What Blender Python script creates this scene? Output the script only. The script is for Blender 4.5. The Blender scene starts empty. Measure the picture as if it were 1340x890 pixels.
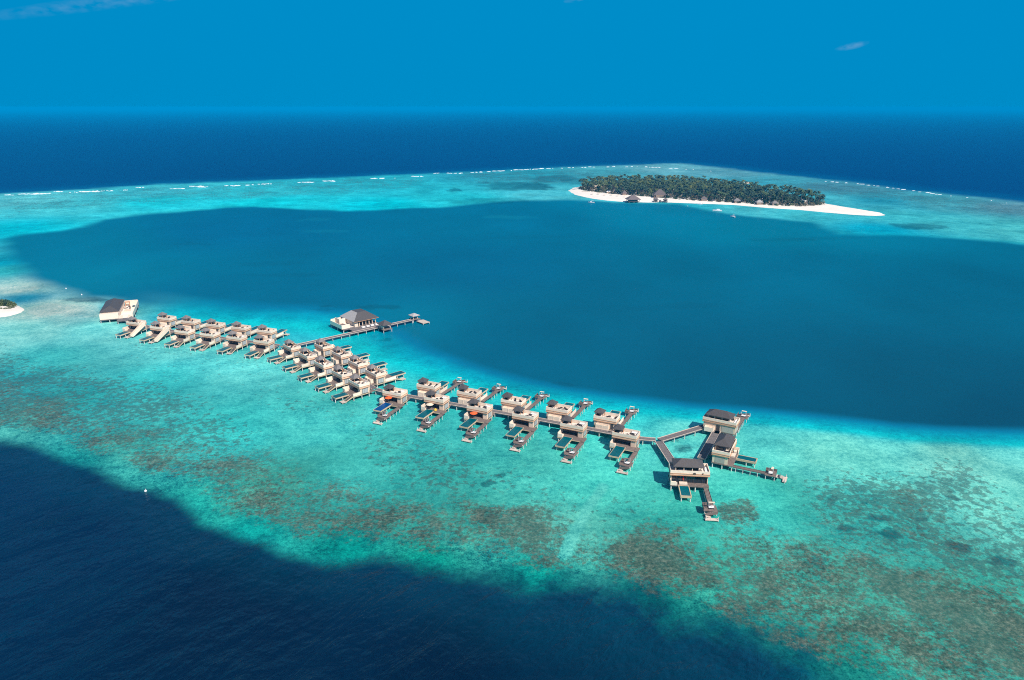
import bpy, bmesh, math, random
import numpy as np
from math import sin, cos, pi, radians as R
from mathutils import Vector, Matrix

# ------------------------------------------------------------------ camera
S = bpy.context.scene
COL = S.collection
H = 110.0                                   # drone height above the sea, metres
cam_d = bpy.data.cameras.new('camera'); cam_d.sensor_width = 36.0
cam_d.lens = 940.0 / 1340.0 * 36.0
cam_d.clip_start = 1.0; cam_d.clip_end = 200000.0
cam = bpy.data.objects.new('camera', cam_d); COL.objects.link(cam)
cam.location = (0, 0, H)
cam.rotation_euler = (R(90) - math.atan2(305.0, 940.0), 0, 0)
S.camera = cam

# ------------------------------------------------------------------ light
SUN_AZ, SUN_EL = R(-53.0), R(46.5)          # azimuth from +X, counter-clockwise
sd = bpy.data.lights.new('sun', 'SUN'); sd.energy = 4.8; sd.angle = R(0.5); sd.color = (1.0, 0.93, 0.84)
sun = bpy.data.objects.new('sun', sd); COL.objects.link(sun)
sun_dir = Vector((cos(SUN_AZ) * cos(SUN_EL), sin(SUN_AZ) * cos(SUN_EL), sin(SUN_EL)))
sun.rotation_euler = sun_dir.to_track_quat('Z', 'Y').to_euler()
sun.location = (200, -100, 400)

W = bpy.data.worlds.new('World'); S.world = W; W.use_nodes = True
nt = W.node_tree; nt.nodes.clear()
def wn(t, **k):
    n = nt.nodes.new(t)
    for a, b in k.items(): setattr(n, a, b)
    return n
out = wn('ShaderNodeOutputWorld'); bg = wn('ShaderNodeBackground'); bg.inputs[1].default_value = 0.10
sky = wn('ShaderNodeTexSky', sky_type='NISHITA', sun_disc=False, sun_elevation=SUN_EL, sun_rotation=pi / 2 - SUN_AZ)
sky.air_density = 1.0; sky.dust_density = 0.2; sky.ozone_density = 3.0
tc = wn('ShaderNodeTexCoord'); sep = wn('ShaderNodeSeparateXYZ')
nt.links.new(tc.outputs['Generated'], sep.inputs[0])
# the deep teal-blue belt of sky above the horizon
belt = wn('ShaderNodeValToRGB')
e = belt.color_ramp.elements
e[0].position = 0.0; e[0].color = (0.0, 0.212, 0.462, 1)
e[1].position = 0.17; e[1].color = (0.0, 0.216, 0.474, 1)
nt.links.new(sep.outputs[2], belt.inputs[0])
sc10 = wn('ShaderNodeMix', data_type='RGBA', blend_type='MULTIPLY'); sc10.inputs[0].default_value = 1.0
sc10.inputs[7].default_value = (10, 10, 10, 1)
nt.links.new(belt.outputs[0], sc10.inputs[6])
# thin wisps of cirrus
cn = wn('ShaderNodeTexNoise'); cn.inputs['Scale'].default_value = 5.0; cn.inputs['Detail'].default_value = 8.0; cn.inputs['Roughness'].default_value = 0.6
cm = wn('ShaderNodeMapping'); cm.inputs['Scale'].default_value = (1.0, 1.0, 7.0); cm.inputs['Rotation'].default_value = (0, 0.12, 0)
nt.links.new(tc.outputs['Generated'], cm.inputs[0]); nt.links.new(cm.outputs[0], cn.inputs[0])
def wmath(op, a, b=None, clamp=False):
    n = wn('ShaderNodeMath', operation=op); n.use_clamp = clamp
    for i, v in enumerate((a, b)):
        if v is None: continue
        if isinstance(v, (int, float)): n.inputs[i].default_value = v
        else: nt.links.new(v, n.inputs[i])
    return n.outputs[0]
clouds = None
for (az, el, wa, we, amp) in ((66.3, 3.92, 1.1, 0.25, 0.5), (115.5, 6.75, 10.0, 0.5, 0.24), (85.3, 7.4, 1.0, 0.22, 0.3)):
    az, el = R(az), R(el)
    d = Vector((cos(az) * cos(el), sin(az) * cos(el), sin(el)))
    rt = Vector((sin(az), -cos(az), 0)); up = rt.cross(d)
    v1 = wn('ShaderNodeVectorMath', operation='DOT_PRODUCT'); v1.inputs[1].default_value = rt
    v2 = wn('ShaderNodeVectorMath', operation='DOT_PRODUCT'); v2.inputs[1].default_value = up
    v3 = wn('ShaderNodeVectorMath', operation='DOT_PRODUCT'); v3.inputs[1].default_value = d
    for v in (v1, v2, v3): nt.links.new(tc.outputs['Generated'], v.inputs[0])
    tilt = wmath('SUBTRACT', v2.outputs[1], wmath('MULTIPLY', v1.outputs[1], 0.18))
    q = wmath('ADD', wmath('POWER', wmath('DIVIDE', v1.outputs[1], sin(R(wa))), 2.0), wmath('POWER', wmath('DIVIDE', tilt, sin(R(we))), 2.0))
    m = wmath('MULTIPLY', wmath('SUBTRACT', 1.0, q, True), wmath('GREATER_THAN', v3.outputs[1], 0.5))
    m = wmath('MULTIPLY', m, amp)
    clouds = m if clouds is None else wmath('MAXIMUM', clouds, m)
cn2 = wn('ShaderNodeTexNoise'); cn2.inputs['Scale'].default_value = 70.0; cn2.inputs['Detail'].default_value = 6.0
cm2 = wn('ShaderNodeMapping'); cm2.inputs['Scale'].default_value = (1.0, 1.0, 2.5)
nt.links.new(tc.outputs['Generated'], cm2.inputs[0]); nt.links.new(cm2.outputs[0], cn2.inputs[0])
cf = wmath('MULTIPLY', clouds, wmath('MULTIPLY', wmath('SUBTRACT', cn2.outputs[0], 0.36, True), 2.6))
cf = wmath('MULTIPLY', cf, 0.9, True)
mixc = wn('ShaderNodeMix', data_type='RGBA'); mixc.inputs[7].default_value = (2.2, 3.8, 5.7, 1)
nt.links.new(cf, mixc.inputs[0]); nt.links.new(sc10.outputs[2], mixc.inputs[6])
mr = wn('ShaderNodeMapRange', interpolation_type='SMOOTHSTEP')
mr.inputs['From Min'].default_value = 0.17; mr.inputs['From Max'].default_value = 0.42
nt.links.new(sep.outputs[2], mr.inputs[0])
mixs = wn('ShaderNodeMix', data_type='RGBA')
nt.links.new(mr.outputs[0], mixs.inputs[0]); nt.links.new(mixc.outputs[2], mixs.inputs[6]); nt.links.new(sky.outputs[0], mixs.inputs[7])
nt.links.new(mixs.outputs[2], bg.inputs[0]); nt.links.new(bg.outputs[0], out.inputs[0])

S.view_settings.view_transform = 'Standard'; S.view_settings.look = 'None'
S.view_settings.exposure = 0.3; S.view_settings.gamma = 1.0
try: S.view_settings.use_curve_mapping = False
except Exception: pass
S.render.engine = 'CYCLES'
S.cycles.max_bounces = 6; S.cycles.volume_bounces = 0; S.cycles.use_denoising = False; S.cycles.filter_width = 1.05
S.cycles.caustics_reflective = False; S.cycles.caustics_refractive = False

# ------------------------------------------------------------------ helpers
rnd = random.Random(7)
def lin(c):
    return tuple((v / 12.92 if v <= 0.04045 else ((v + 0.055) / 1.055) ** 2.4) for v in [x / 255.0 for x in c])

def mat(name, col, rough=0.7, spec=0.3, var=0.0, scale=1.0, col2=None, bump=0.0, stretch=(1, 1, 1), planks=None, coord='Object', vary=0.14):
    m = bpy.data.materials.new(name); m.use_nodes = True
    t = m.node_tree; b = t.nodes['Principled BSDF']
    b.inputs['Roughness'].default_value = rough; b.inputs['Specular IOR Level'].default_value = spec
    c = (*col, 1)
    b.inputs['Base Color'].default_value = c
    if var or col2 or planks:
        tcn = t.nodes.new('ShaderNodeTexCoord'); mp = t.nodes.new('ShaderNodeMapping'); mp.inputs['Scale'].default_value = stretch
        t.links.new(tcn.outputs[coord], mp.inputs[0])
        n = t.nodes.new('ShaderNodeTexNoise'); n.inputs['Scale'].default_value = scale; n.inputs['Detail'].default_value = 5
        t.links.new(mp.outputs[0], n.inputs[0])
        rp = t.nodes.new('ShaderNodeValToRGB')
        rp.color_ramp.elements[0].position = 0.3; rp.color_ramp.elements[1].position = 0.7
        c2 = col2 if col2 else col
        rp.color_ramp.elements[0].color = (*[v * (1 - var) for v in col], 1)
        rp.color_ramp.elements[1].color = (*[min(1, v * (1 + var)) for v in c2], 1)
        t.links.new(n.outputs[0], rp.inputs[0])
        src = rp.outputs[0]
        if planks:                                   # gaps between boards: (axis, boards per metre)
            wv = t.nodes.new('ShaderNodeTexWave'); wv.bands_direction = planks[0]; wv.inputs['Scale'].default_value = planks[1] * 0.314
            t.links.new(tcn.outputs[coord], wv.inputs[0])
            r2 = t.nodes.new('ShaderNodeValToRGB')
            r2.color_ramp.elements[0].position = 0.05; r2.color_ramp.elements[0].color = (0.25, 0.25, 0.25, 1)
            r2.color_ramp.elements[1].position = 0.25; r2.color_ramp.elements[1].color = (1, 1, 1, 1)
            t.links.new(wv.outputs[0], r2.inputs[0])
            mx = t.nodes.new('ShaderNodeMix'); mx.data_type = 'RGBA'; mx.blend_type = 'MULTIPLY'; mx.inputs[0].default_value = 1
            t.links.new(src, mx.inputs[6]); t.links.new(r2.outputs[0], mx.inputs[7]); src = mx.outputs[2]
        if coord == 'Object' and vary:               # every board, wall and roof has weathered a little differently
            oi = t.nodes.new('ShaderNodeObjectInfo'); mr_ = t.nodes.new('ShaderNodeMapRange')
            mr_.inputs['To Min'].default_value = 1 - vary; mr_.inputs['To Max'].default_value = 1 + vary * 0.5
            t.links.new(oi.outputs['Random'], mr_.inputs[0])
            cb = t.nodes.new('ShaderNodeCombineColor')
            for q in range(3): t.links.new(mr_.outputs[0], cb.inputs[q])
            mv = t.nodes.new('ShaderNodeMix'); mv.data_type = 'RGBA'; mv.blend_type = 'MULTIPLY'; mv.inputs[0].default_value = 1
            t.links.new(src, mv.inputs[6]); t.links.new(cb.outputs[0], mv.inputs[7]); src = mv.outputs[2]
        t.links.new(src, b.inputs['Base Color'])
        if bump:
            bp = t.nodes.new('ShaderNodeBump'); bp.inputs['Strength'].default_value = bump; bp.inputs['Distance'].default_value = 0.05
            t.links.new(n.outputs[0], bp.inputs['Height']); t.links.new(bp.outputs[0], b.inputs['Normal'])
    return m

M = dict(
    wall=mat('cream render', (0.74, 0.55, 0.41), 0.8, 0.2, 0.10, 1.2),
    white=mat('off white render', (0.86, 0.71, 0.565), 0.7, 0.3, 0.08, 1.5),
    terrace=mat('pale terrace paving', (0.80, 0.68, 0.58), 0.8, 0.2, 0.09, 2.5),
    band=mat('warm timber fascia', (0.55, 0.30, 0.17), 0.6, 0.3, 0.2, 4, stretch=(0.3, 0.3, 5)),
    clad=mat('weathered timber cladding', (0.18, 0.14, 0.125), 0.75, 0.2, 0.25, 3, stretch=(0.4, 0.4, 6)),
    deck=mat('weathered brown decking', (0.235, 0.18, 0.155), 0.8, 0.2, 0.25, 3, planks=('X', 3.0)),
    greydeck=mat('grey weathered boardwalk', (0.20, 0.175, 0.17), 0.8, 0.2, 0.25, 2, planks=('X', 3.0)),
    paleboard=mat('pale timber boards', (0.60, 0.48, 0.40), 0.75, 0.2, 0.2, 3),
    slate=mat('dark slate shingles', (0.078, 0.068, 0.066), 0.65, 0.4, 0.25, 3, stretch=(1, 1, 4), bump=0.4),
    taupe=mat('taupe shingles', (0.20, 0.175, 0.165), 0.7, 0.3, 0.25, 3, stretch=(1, 1, 4), bump=0.4),
    greyslate=mat('light grey shingles', (0.38, 0.35, 0.335), 0.7, 0.3, 0.2, 3, stretch=(1, 1, 4), bump=0.4),
    glass=mat('dark glazing', (0.015, 0.025, 0.035), 0.08, 0.6),
    paleglass=mat('blind behind glass', (0.42, 0.43, 0.43), 0.2, 0.5, 0.06, 1),
    frame=mat('dark window frame', (0.06, 0.055, 0.055), 0.5, 0.4),
    pile=mat('white concrete pile', (0.66, 0.60, 0.56), 0.8, 0.2, 0.12, 3),
    poolrim=mat('sandstone pool rim', (0.62, 0.46, 0.30), 0.7, 0.3, 0.12, 3),
    poolteal=mat('teal pool water', (0.0, 0.10, 0.125), 0.3, 0.15, 0.12, 0.6),
    poolblue=mat('deep blue pool water', (0.0, 0.06, 0.21), 0.3, 0.15, 0.12, 0.6),
    orange=mat('orange canvas', (0.75, 0.12, 0.03), 0.8, 0.2, 0.05, 3),
    red=mat('red canvas', (0.65, 0.03, 0.03), 0.8, 0.2, 0.05, 3),
    cream=mat('cream canvas', (0.72, 0.60, 0.45), 0.8, 0.2, 0.05, 3),
    yellow=mat('yellow fabric', (0.75, 0.50, 0.06), 0.85, 0.2, 0.05, 5),
    charcoal=mat('charcoal fabric', (0.035, 0.033, 0.037), 0.85, 0.2, 0.1, 5),
    linen=mat('white linen', (0.80, 0.76, 0.72), 0.85, 0.2, 0.04, 5),
    steel=mat('pale metal', (0.55, 0.55, 0.55), 0.35, 0.5),
    hullwhite=mat('white gelcoat', (0.80, 0.80, 0.80), 0.3, 0.5, 0.02, 1),
    thatch=mat('grey brown thatch', (0.15, 0.12, 0.115), 0.95, 0.1, 0.35, 1.5, stretch=(1, 1, 3), bump=0.6),
    foam=mat('sea foam', (0.66, 0.72, 0.74), 0.9, 0.1, 0.05, 0.5),
)

def obj(name, bm, m, parent=None, smooth=False):
    me = bpy.data.meshes.new(name)
    bmesh.ops.recalc_face_normals(bm, faces=bm.faces[:])
    bm.to_mesh(me); bm.free()
    for mm in (m if isinstance(m, (list, tuple)) else [m]): me.materials.append(M[mm] if isinstance(mm, str) else mm)
    if smooth:
        for p in me.polygons: p.use_smooth = True
    o = bpy.data.objects.new(name, me); COL.objects.link(o)
    if parent: o.parent = parent
    return o

def box(bm, x0, x1, y0, y1, z0, z1, bev=0.0, mi=0):
    if x0 > x1: x0, x1 = x1, x0
    if y0 > y1: y0, y1 = y1, y0
    v = [bm.verts.new((x, y, z)) for z in (z0, z1) for (x, y) in ((x0, y0), (x1, y0), (x1, y1), (x0, y1))]
    fs = [bm.faces.new([v[i] for i in q]) for q in ((3, 2, 1, 0), (4, 5, 6, 7), (0, 1, 5, 4), (1, 2, 6, 5), (2, 3, 7, 6), (3, 0, 4, 7))]
    for f in fs: f.material_index = mi
    if bev:
        bmesh.ops.bevel(bm, geom=list({e for f in fs for e in f.edges}), offset=bev, segments=1, affect='EDGES')
    return fs

def cyl(bm, x, y, z0, z1, r0, r1=None, n=8):
    r1 = r0 if r1 is None else r1
    a = [bm.verts.new((x + r0 * cos(2 * pi * i / n), y + r0 * sin(2 * pi * i / n), z0)) for i in range(n)]
    b = [bm.verts.new((x + r1 * cos(2 * pi * i / n), y + r1 * sin(2 * pi * i / n), z1)) for i in range(n)]
    for i in range(n): bm.faces.new((a[i], a[(i + 1) % n], b[(i + 1) % n], b[i]))
    bm.faces.new(a[::-1]); bm.faces.new(b)

def prism(bm, poly, z0, z1):
    a = [bm.verts.new((x, y, z0)) for x, y in poly]; b = [bm.verts.new((x, y, z1)) for x, y in poly]
    n = len(poly)
    for i in range(n): bm.faces.new((a[i], a[(i + 1) % n], b[(i + 1) % n], b[i]))
    bm.faces.new(a[::-1]); bm.faces.new(b)

def hiproof(bm, x0, x1, y0, y1, z0, z1, thick=0.18, ridge=None, slopes=None):
    """hipped roof; slopes limits the faces to some of 'front right back left'"""
    w, d = x1 - x0, y1 - y0
    if ridge is None: ridge = max(0.0, abs(w) - abs(d))
    cx, cy = (x0 + x1) / 2, (y0 + y1) / 2
    if w >= d: ra, rb = (cx - ridge / 2, cy), (cx + ridge / 2, cy)
    else: ra, rb = (cx, cy - ridge / 2), (cx, cy + ridge / 2)
    c = [(x0, y0), (x1, y0), (x1, y1), (x0, y1)]
    lo = [bm.verts.new((x, y, z0)) for x, y in c]; up = [bm.verts.new((x, y, z0 + thick)) for x, y in c]
    A = bm.verts.new((*ra, z1)); B = bm.verts.new((*rb, z1)) if ridge > 1e-4 else A
    for i in range(4): bm.faces.new((lo[i], lo[(i + 1) % 4], up[(i + 1) % 4], up[i]))
    bm.faces.new(lo[::-1])
    def f(*v):
        u = []
        for q in v:
            if q not in u: u.append(q)
        return bm.faces.new(u)
    if w >= d: f(up[0], up[1], B, A); f(up[1], up[2], B); f(up[2], up[3], A, B); f(up[3], up[0], A)
    else: f(up[0], up[1], A); f(up[1], up[2], B, A); f(up[2], up[3], B); f(up[3], up[0], A, B)

def tag(o, label=None, cat=None, group=None, kind=None):
    if label: o['label'] = label
    if cat: o['category'] = cat
    if group: o['group'] = group
    if kind: o['kind'] = kind
    return o

def thing(name, label, cat, loc=(0, 0, 0), rz=0.0, group=None):
    o = bpy.data.objects.new(name, None); COL.objects.link(o)
    o.empty_display_size = 0.5
    o.location = loc; o.rotation_euler = (0, 0, rz)
    return tag(o, label, cat, group)

KIDS = {}
def kids(o):
    return [c for c in bpy.data.objects if c.parent == o]
def dup(root, loc, rz, label, group=None):
    """a copy of a thing with copies of its parts and sub-parts"""
    if root.name not in KIDS: KIDS[root.name] = [(c, kids(c)) for c in kids(root)]
    r = root.copy(); COL.objects.link(r); r.location = loc; r.rotation_euler = (0, 0, rz)
    r['label'] = label
    if group: r['group'] = group
    for c, gs in KIDS[root.name]:
        d = c.copy(); COL.objects.link(d); d.parent = r
        for g in gs:
            h = g.copy(); COL.objects.link(h); h.parent = d
    return r

# ------------------------------------------------------------------ the sea: one sheet out to the horizon
ATOLL = [(-377.2, 236.4), (-255.8, 239.0), (-174.5, 221.7), (-165.6, 220.0), (-150.5, 210.6), (-132.9, 201.4), (-121.0, 195.2), (-109.0, 189.7), (-96.3, 182.0), (-86.9, 172.9), (-75.4, 167.3), (-65.6, 163.1), (-56.7, 156.7), (-47.4, 155.4), (-42.3, 154.5), (-34.7, 155.7), (-25.1, 152.3), (-13.7, 149.2), (-1.8, 145.7), (4.7, 143.4), (12.5, 144.0), (20.6, 139.6), (26.6, 137.5), (31.5, 134.6), (37.3, 131.6), (42.6, 129.2), (48.0, 125.0), (52.8, 120.4), (56.9, 116.7), (66.5, 107.2), (84.7, 97.2), (116.9, 88.5), (196.4, 83.4), (522.5, 168.4), (858.4, 403.9), (735.3, 669.8), (624.9, 886.0), (592.3, 958.1), (553.8, 1012.8), (531.5, 1118.7), (487.7, 1206.5), (436.7, 1308.8), (397.8, 1420.2), (346.1, 1519.2), (276.0, 1488.1), (109.7, 1429.5), (43.1, 1384.0), (-59.2, 1324.9), (-193.4, 1255.7), (-370.1, 1167.3), (-527.8, 1095.9), (-606.1, 1022.5), (-685.7, 975.7), (-798.5, 871.3), (-932.0, 636.6)]
LAGOON = [(-445.2, 624.9), (-440.4, 648.7), (-420.5, 669.8), (-411.8, 692.2), (-418.8, 736.5), (-403.1, 769.1), (-367.2, 798.5), (-328.5, 830.1), (-296.0, 840.1), (-235.6, 814.0), (-187.1, 804.6), (-140.7, 817.2), (-84.7, 836.7), (-56.0, 857.2), (-26.8, 878.6), (23.7, 901.1), (68.5, 904.9), (100.1, 897.3), (128.6, 878.6), (158.8, 871.3), (199.5, 860.7), (221.9, 807.7), (247.6, 769.1), (276.6, 736.5), (302.5, 721.2), (296.4, 687.6), (298.2, 652.8), (345.6, 648.7), (370.9, 640.6), (394.9, 626.8), (417.0, 608.2), (426.9, 594.0), (468.2, 521.8), (569.0, 421.5), (656.5, 300.4), (362.5, 184.1), (264.7, 218.3), (183.6, 235.1), (158.8, 237.7), (138.6, 241.0), (124.2, 245.8), (109.0, 250.0), (96.6, 253.6), (68.4, 258.1), (57.4, 262.7), (41.1, 267.5), (26.5, 272.4), (16.4, 276.6), (6.1, 280.9), (3.2, 282.7), (-14.2, 291.8), (-25.4, 299.5), (-36.9, 308.5), (-49.2, 319.2), (-64.3, 340.2), (-75.8, 358.4), (-99.5, 373.9), (-125.7, 378.4), (-157.0, 386.0), (-190.6, 397.2), (-216.1, 407.3), (-246.0, 417.8), (-263.7, 421.5), (-278.9, 434.6), (-298.0, 452.7), (-328.2, 479.1), (-356.3, 505.9), (-394.6, 553.4), (-421.1, 585.4)]
CORAL = [  # belts of living coral on the reef flat: outline, density, softness in metres
 ([(-311.6, 281.8), (-215.2, 281.8), (-185.6, 265.1), (-160.1, 257.3), (-115.6, 224.0), (-85.5, 212.8), (-53.2, 192.9), (-24.9, 188.4), (-6.5, 179.9), (15.2, 179.1), (27.3, 172.1), (47.5, 168.4), (59.9, 168.4), (74.4, 163.1), (86.9, 164.1), (103.0, 156.4), (125.0, 148.6), (186.1, 142.9), (130.9, 89.9), (94.5, 103.7), (78.6, 116.7), (64.4, 127.6), (56.1, 137.5), (46.3, 140.1), (33.0, 145.7), (22.7, 151.1), (5.8, 156.4), (-9.9, 160.7), (-34.4, 164.1), (-55.3, 166.6), (-75.0, 175.9), (-98.5, 190.6), (-119.2, 199.9), (-139.3, 210.1), (-160.3, 224.0), (-182.3, 233.2), (-280.4, 250.0)], 0.80, 18.0),
 ([(82.2, 153.2), (106.0, 154.8), (123.0, 145.7), (180.5, 137.5), (145.3, 103.7), (104.7, 118.7), (91.6, 123.0), (82.1, 129.9)], 1.0, 12.0),
 ([(-10.9, 179.1), (11.0, 180.8), (13.4, 168.4), (9.7, 156.4), (-6.0, 161.4)], 0.95, 8.0),
 ([(20.1, 163.1), (33.0, 168.4), (45.9, 161.4), (47.7, 145.7), (35.4, 148.6), (22.9, 153.2)], 0.95, 8.0),
 ([(-102.8, 218.3), (-85.5, 212.8), (-55.5, 192.9), (-42.8, 175.9), (-51.6, 168.4), (-73.9, 179.1), (-90.2, 192.9)], 0.82, 9.0),
 ([(-156.9, 236.4), (-132.2, 236.4), (-110.6, 212.8), (-112.1, 199.9), (-138.3, 212.8)], 0.8, 9.0),
 ([(108.7, 192.9), (125.1, 197.5), (122.0, 172.1), (130.1, 168.4), (127.2, 154.8), (106.3, 148.6), (105.3, 168.4)], 0.42, 8.0),
 ([(85.1, 179.9), (97.8, 179.1), (93.7, 161.4), (80.4, 158.0)], 0.40, 7.0),
 ([(61.2, 184.1), (66.7, 184.1), (66.3, 179.1), (61.5, 177.5)], 0.85, 4.0),
]
SPECK = [  # loose dark coral heads and seagrass
 ([(-324.6, 333.0), (-246.0, 327.1), (-197.3, 300.4), (-163.8, 281.8), (-127.8, 265.1), (-91.4, 230.1), (-93.0, 212.8), (-128.8, 224.0), (-168.0, 236.4), (-251.5, 250.0)], 0.60, 18.0),
 ([(85.6, 192.9), (122.9, 202.4), (145.2, 207.5), (143.5, 175.9), (154.8, 148.6), (123.0, 145.7), (102.2, 154.8), (83.2, 164.8)], 0.66, 14.0),
 ([(-52.3, 236.4), (-29.6, 230.1), (-7.4, 207.5), (20.8, 192.9), (43.1, 188.4), (35.7, 172.1), (6.7, 184.1), (-25.4, 192.9), (-50.3, 212.8)], 0.36, 16.0),
 ([(-673.8, 958.1), (-522.6, 1063.2), (-307.6, 1180.1), (-138.3, 1206.5), (-120.0, 1042.5), (-350.7, 901.1), (-499.4, 830.1), (-534.4, 752.5)], 0.44, 60.0),
 ([(-94.1, 1293.2), (126.9, 1358.0), (275.3, 1324.9), (156.6, 1154.8), (81.0, 1107.2), (-57.8, 1107.2)], 0.52, 60.0),
 ([(349.6, 1293.2), (483.8, 1130.5), (558.6, 932.8), (587.0, 830.1), (599.9, 678.6), (564.6, 636.6), (534.4, 752.5), (478.8, 857.2), (392.4, 984.7), (342.2, 1130.5)], 0.55, 60.0),
 ([(52.9, 239.7), (90.9, 236.4), (83.0, 212.8), (60.1, 192.9), (41.0, 202.4)], 0.12, 12.0),
 ([(-200.5, 345.3), (-115.6, 310.6), (-54.9, 250.0), (-53.8, 230.1), (-112.6, 265.1), (-185.7, 310.6)], 0.16, 14.0),
]
DARK = [   # single dark patches: centre, half length, half width, rotation, strength
 ((6.70, 1068.52), 62, 55, 0.1, 0.8), ((33.04, 1052.75), 30, 40, 0, 0.7), ((-80.63, 1012.80), 9, 22, 0, 0.8), ((68.90, 1180.12), 36, 60, 0, 0.7), ((102.66, 1130.49), 24, 40, 0, 0.55),
 ((-28.44, 901.08), 55, 28, 0, 0.45), ((388.92, 692.24), 26, 20, 0.0, 0.75), ((413.89, 716.19), 30, 12, 0.2, 0.35), ((338.31, 1101.48), 14, 14, 0.2, 0.8),
 ((-256.53, 417.82), 14, 5, 0.0, 0.75), ((-246.77, 414.25), 12, 4, 0.0, 0.5), ((102.43, 168.39), 3.2, 3.0, 0.5, 0.9), ((77.74, 156.39), 3.0, 2.5, 0.5, 0.7), ((-7.05, 196.60), 2.6, 1.8, 0.4, 0.8), ((-3.60, 201.42), 2.0, 1.2, 0.4, 0.7),
 ((57.95, 221.13), 3.2, 1.6, 0, 0.55), ((59.11, 219.41), 2.6, 1.6, 0.4, 0.5), ((56.28, 218.28), 2.4, 1.6, 0.4, 0.4), ((22.30, 279.15), 5, 2.4, -0.3, 0.35), ((-76.80, 400.51), 12, 5, 0, 0.5), ((-63.32, 339.02), 4, 2.4, 0, 0.5), ((-106.34, 402.19), 6, 3, 0, 0.4), ((-7.23, 757.96), 26, 14, 0, -0.35), ((-204.54, 741.76), 16, 12, 0, -0.22), ((-168.47, 669.78), 26, 10, 0, -0.25),
 ((-266.18, 602.78), 14, 8, 0, 0.25), ((-174.88, 521.80), 22, 8, 0.1, 0.22), ((275.67, 628.76), 40, 7, 0.1, 0.25), ((232.62, 621.12), 34, 7, 0, 0.22), ((20.41, 636.58), 40, 10, 0.1, 0.12), ((102.30, 403.87), 30, 8, 0.2, 0.15), ((-152.44, 483.79), 24, 5, 0, 0.2), ((-109.10, 395.58), 8, 3, 0, 0.3),
 ((94.87, 187.52), 2.0, 1.4, 0.2, 0.7), ((103.18, 176.74), 3.6, 1.8, 0.1, 0.85), ((92.52, 172.10), 2.8, 1.6, 0.4, 0.7), ((131.00, 187.52), 2.2, 1.5, -0.4, 0.8), ((114.57, 175.95), 2.0, 1.3, 0, 0.75), ((117.66, 163.07), 3.2, 2.2, -0.5, 0.85), ((124.39, 156.39), 3.0, 2.0, 0, 0.8), ((102.70, 184.94), 1.2, 0.9, 0, 0.7), ((107.60, 179.13), 1.4, 0.8, 0, 0.7), ((132.20, 191.52), 0.9, 0.8, 0, 0.8),
]
SHOAL = [((-258.73, 394.76), 22, 13, -0.25, 0.8), ((-315.18, 443.49), 15, 10, -0.1, 0.75), ((-234.70, 386.03), 12, 7, -0.3, 0.4), ((-269.14, 379.89), 16, 5, 0.0, 0.35)]
REEF_TINT = [(-629, 679, 40, 165, 175), (-359, 372, 60, 180, 180), (-616, 901, 90, 204, 208), (-470, 679, 0, 196, 212), (-507, 843, 70, 204, 210), (-435, 879, 24, 202, 212), (-494, 1003, 62, 190, 200), (-336, 1003, 48, 196, 205), (-296, 879, 16, 208, 218), (-254, 1107, 40, 184, 196), (-154, 857, 0, 202, 216), (-165, 1053, 36, 188, 200), (-67, 917, 36, 198, 208), (-39, 1234, 40, 155, 172), (50, 958, 75, 192, 202), (39, 1263, 40, 160, 175), (177, 1309, 70, 172, 182), (268, 1358, 105, 178, 185), (367, 1309, 90, 162, 172), (382, 1107, 60, 172, 188), (395, 917, 70, 182, 192), (455, 901, 40, 158, 178), (474, 1053, 68, 140, 155), (518, 879, 66, 162, 172), (578, 830, 88, 145, 156), (484, 679, 70, 182, 182), (433, 702, 62, 178, 182), (407, 752, 60, 182, 188), (347, 679, 0, 162, 188), (309, 769, 60, 188, 198), (264, 805, 70, 190, 200), (202, 830, 40, 180, 195), (-375, 522, 0, 165, 188), (-313, 445, 152, 196, 184), (-300, 442, 120, 186, 184), (-360, 503, 40, 168, 172), (-295, 423, 0, 148, 178), (-268, 399, 160, 202, 188), (-253, 402, 152, 204, 192), (-268, 388, 146, 208, 196), (-257, 394, 142, 200, 192), (-255, 358, 118, 214, 206), (-219, 358, 108, 214, 208), (-240, 388, 138, 200, 196), (-231, 404, 60, 180, 190), (-164, 333, 96, 210, 205), (-214, 311, 64, 190, 186), (-116, 300, 88, 208, 203), (-151, 282, 52, 188, 186), (-169, 257, 42, 165, 163), (-209, 282, 36, 160, 162), (-178, 243, 60, 168, 160), (-131, 218, 54, 165, 155), (-102, 236, 52, 188, 182), (-71, 243, 74, 204, 194), (-74, 193, 56, 160, 144), (-48, 213, 62, 190, 180), (-25, 193, 52, 172, 162), (-15, 172, 62, 172, 156), (7, 202, 76, 205, 190), (25, 193, 72, 210, 194), (44, 172, 52, 175, 160), (75, 188, 62, 195, 180), (108, 213, 108, 222, 206), (146, 213, 122, 224, 208), (140, 184, 108, 220, 204), (103, 176, 64, 195, 182), (52, 149, 54, 172, 152), (78, 143, 64, 178, 158), (112, 140, 58, 172, 154), (85, 123, 48, 165, 148), (-141, 210, 22, 152, 148), (-92, 180, 22, 152, 142), (-71, 171, 6, 142, 136), (-43, 160, 2, 136, 128), (-21, 157, 4, 140, 126), (6, 150, 4, 145, 134), (32, 139, 4, 130, 122), (47, 130, 12, 120, 116), (60, 121, 12, 122, 116), (71, 121, 22, 132, 120), (16, 172, 86, 196, 180), (-24, 300, 30, 200, 210), (-66, 345, 14, 190, 206), (-110, 365, 30, 190, 205), (9, 273, 20, 200, 206), (53, 257, 34, 205, 206), (93, 243, 80, 210, 205), (-35, 282, 52, 200, 200), (63, 233, 92, 214, 206), (166, 225, 104, 220, 210), (131, 233, 100, 220, 210), (-153, 372, 20, 180, 200), (-180, 388, 20, 178, 200)]
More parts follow.
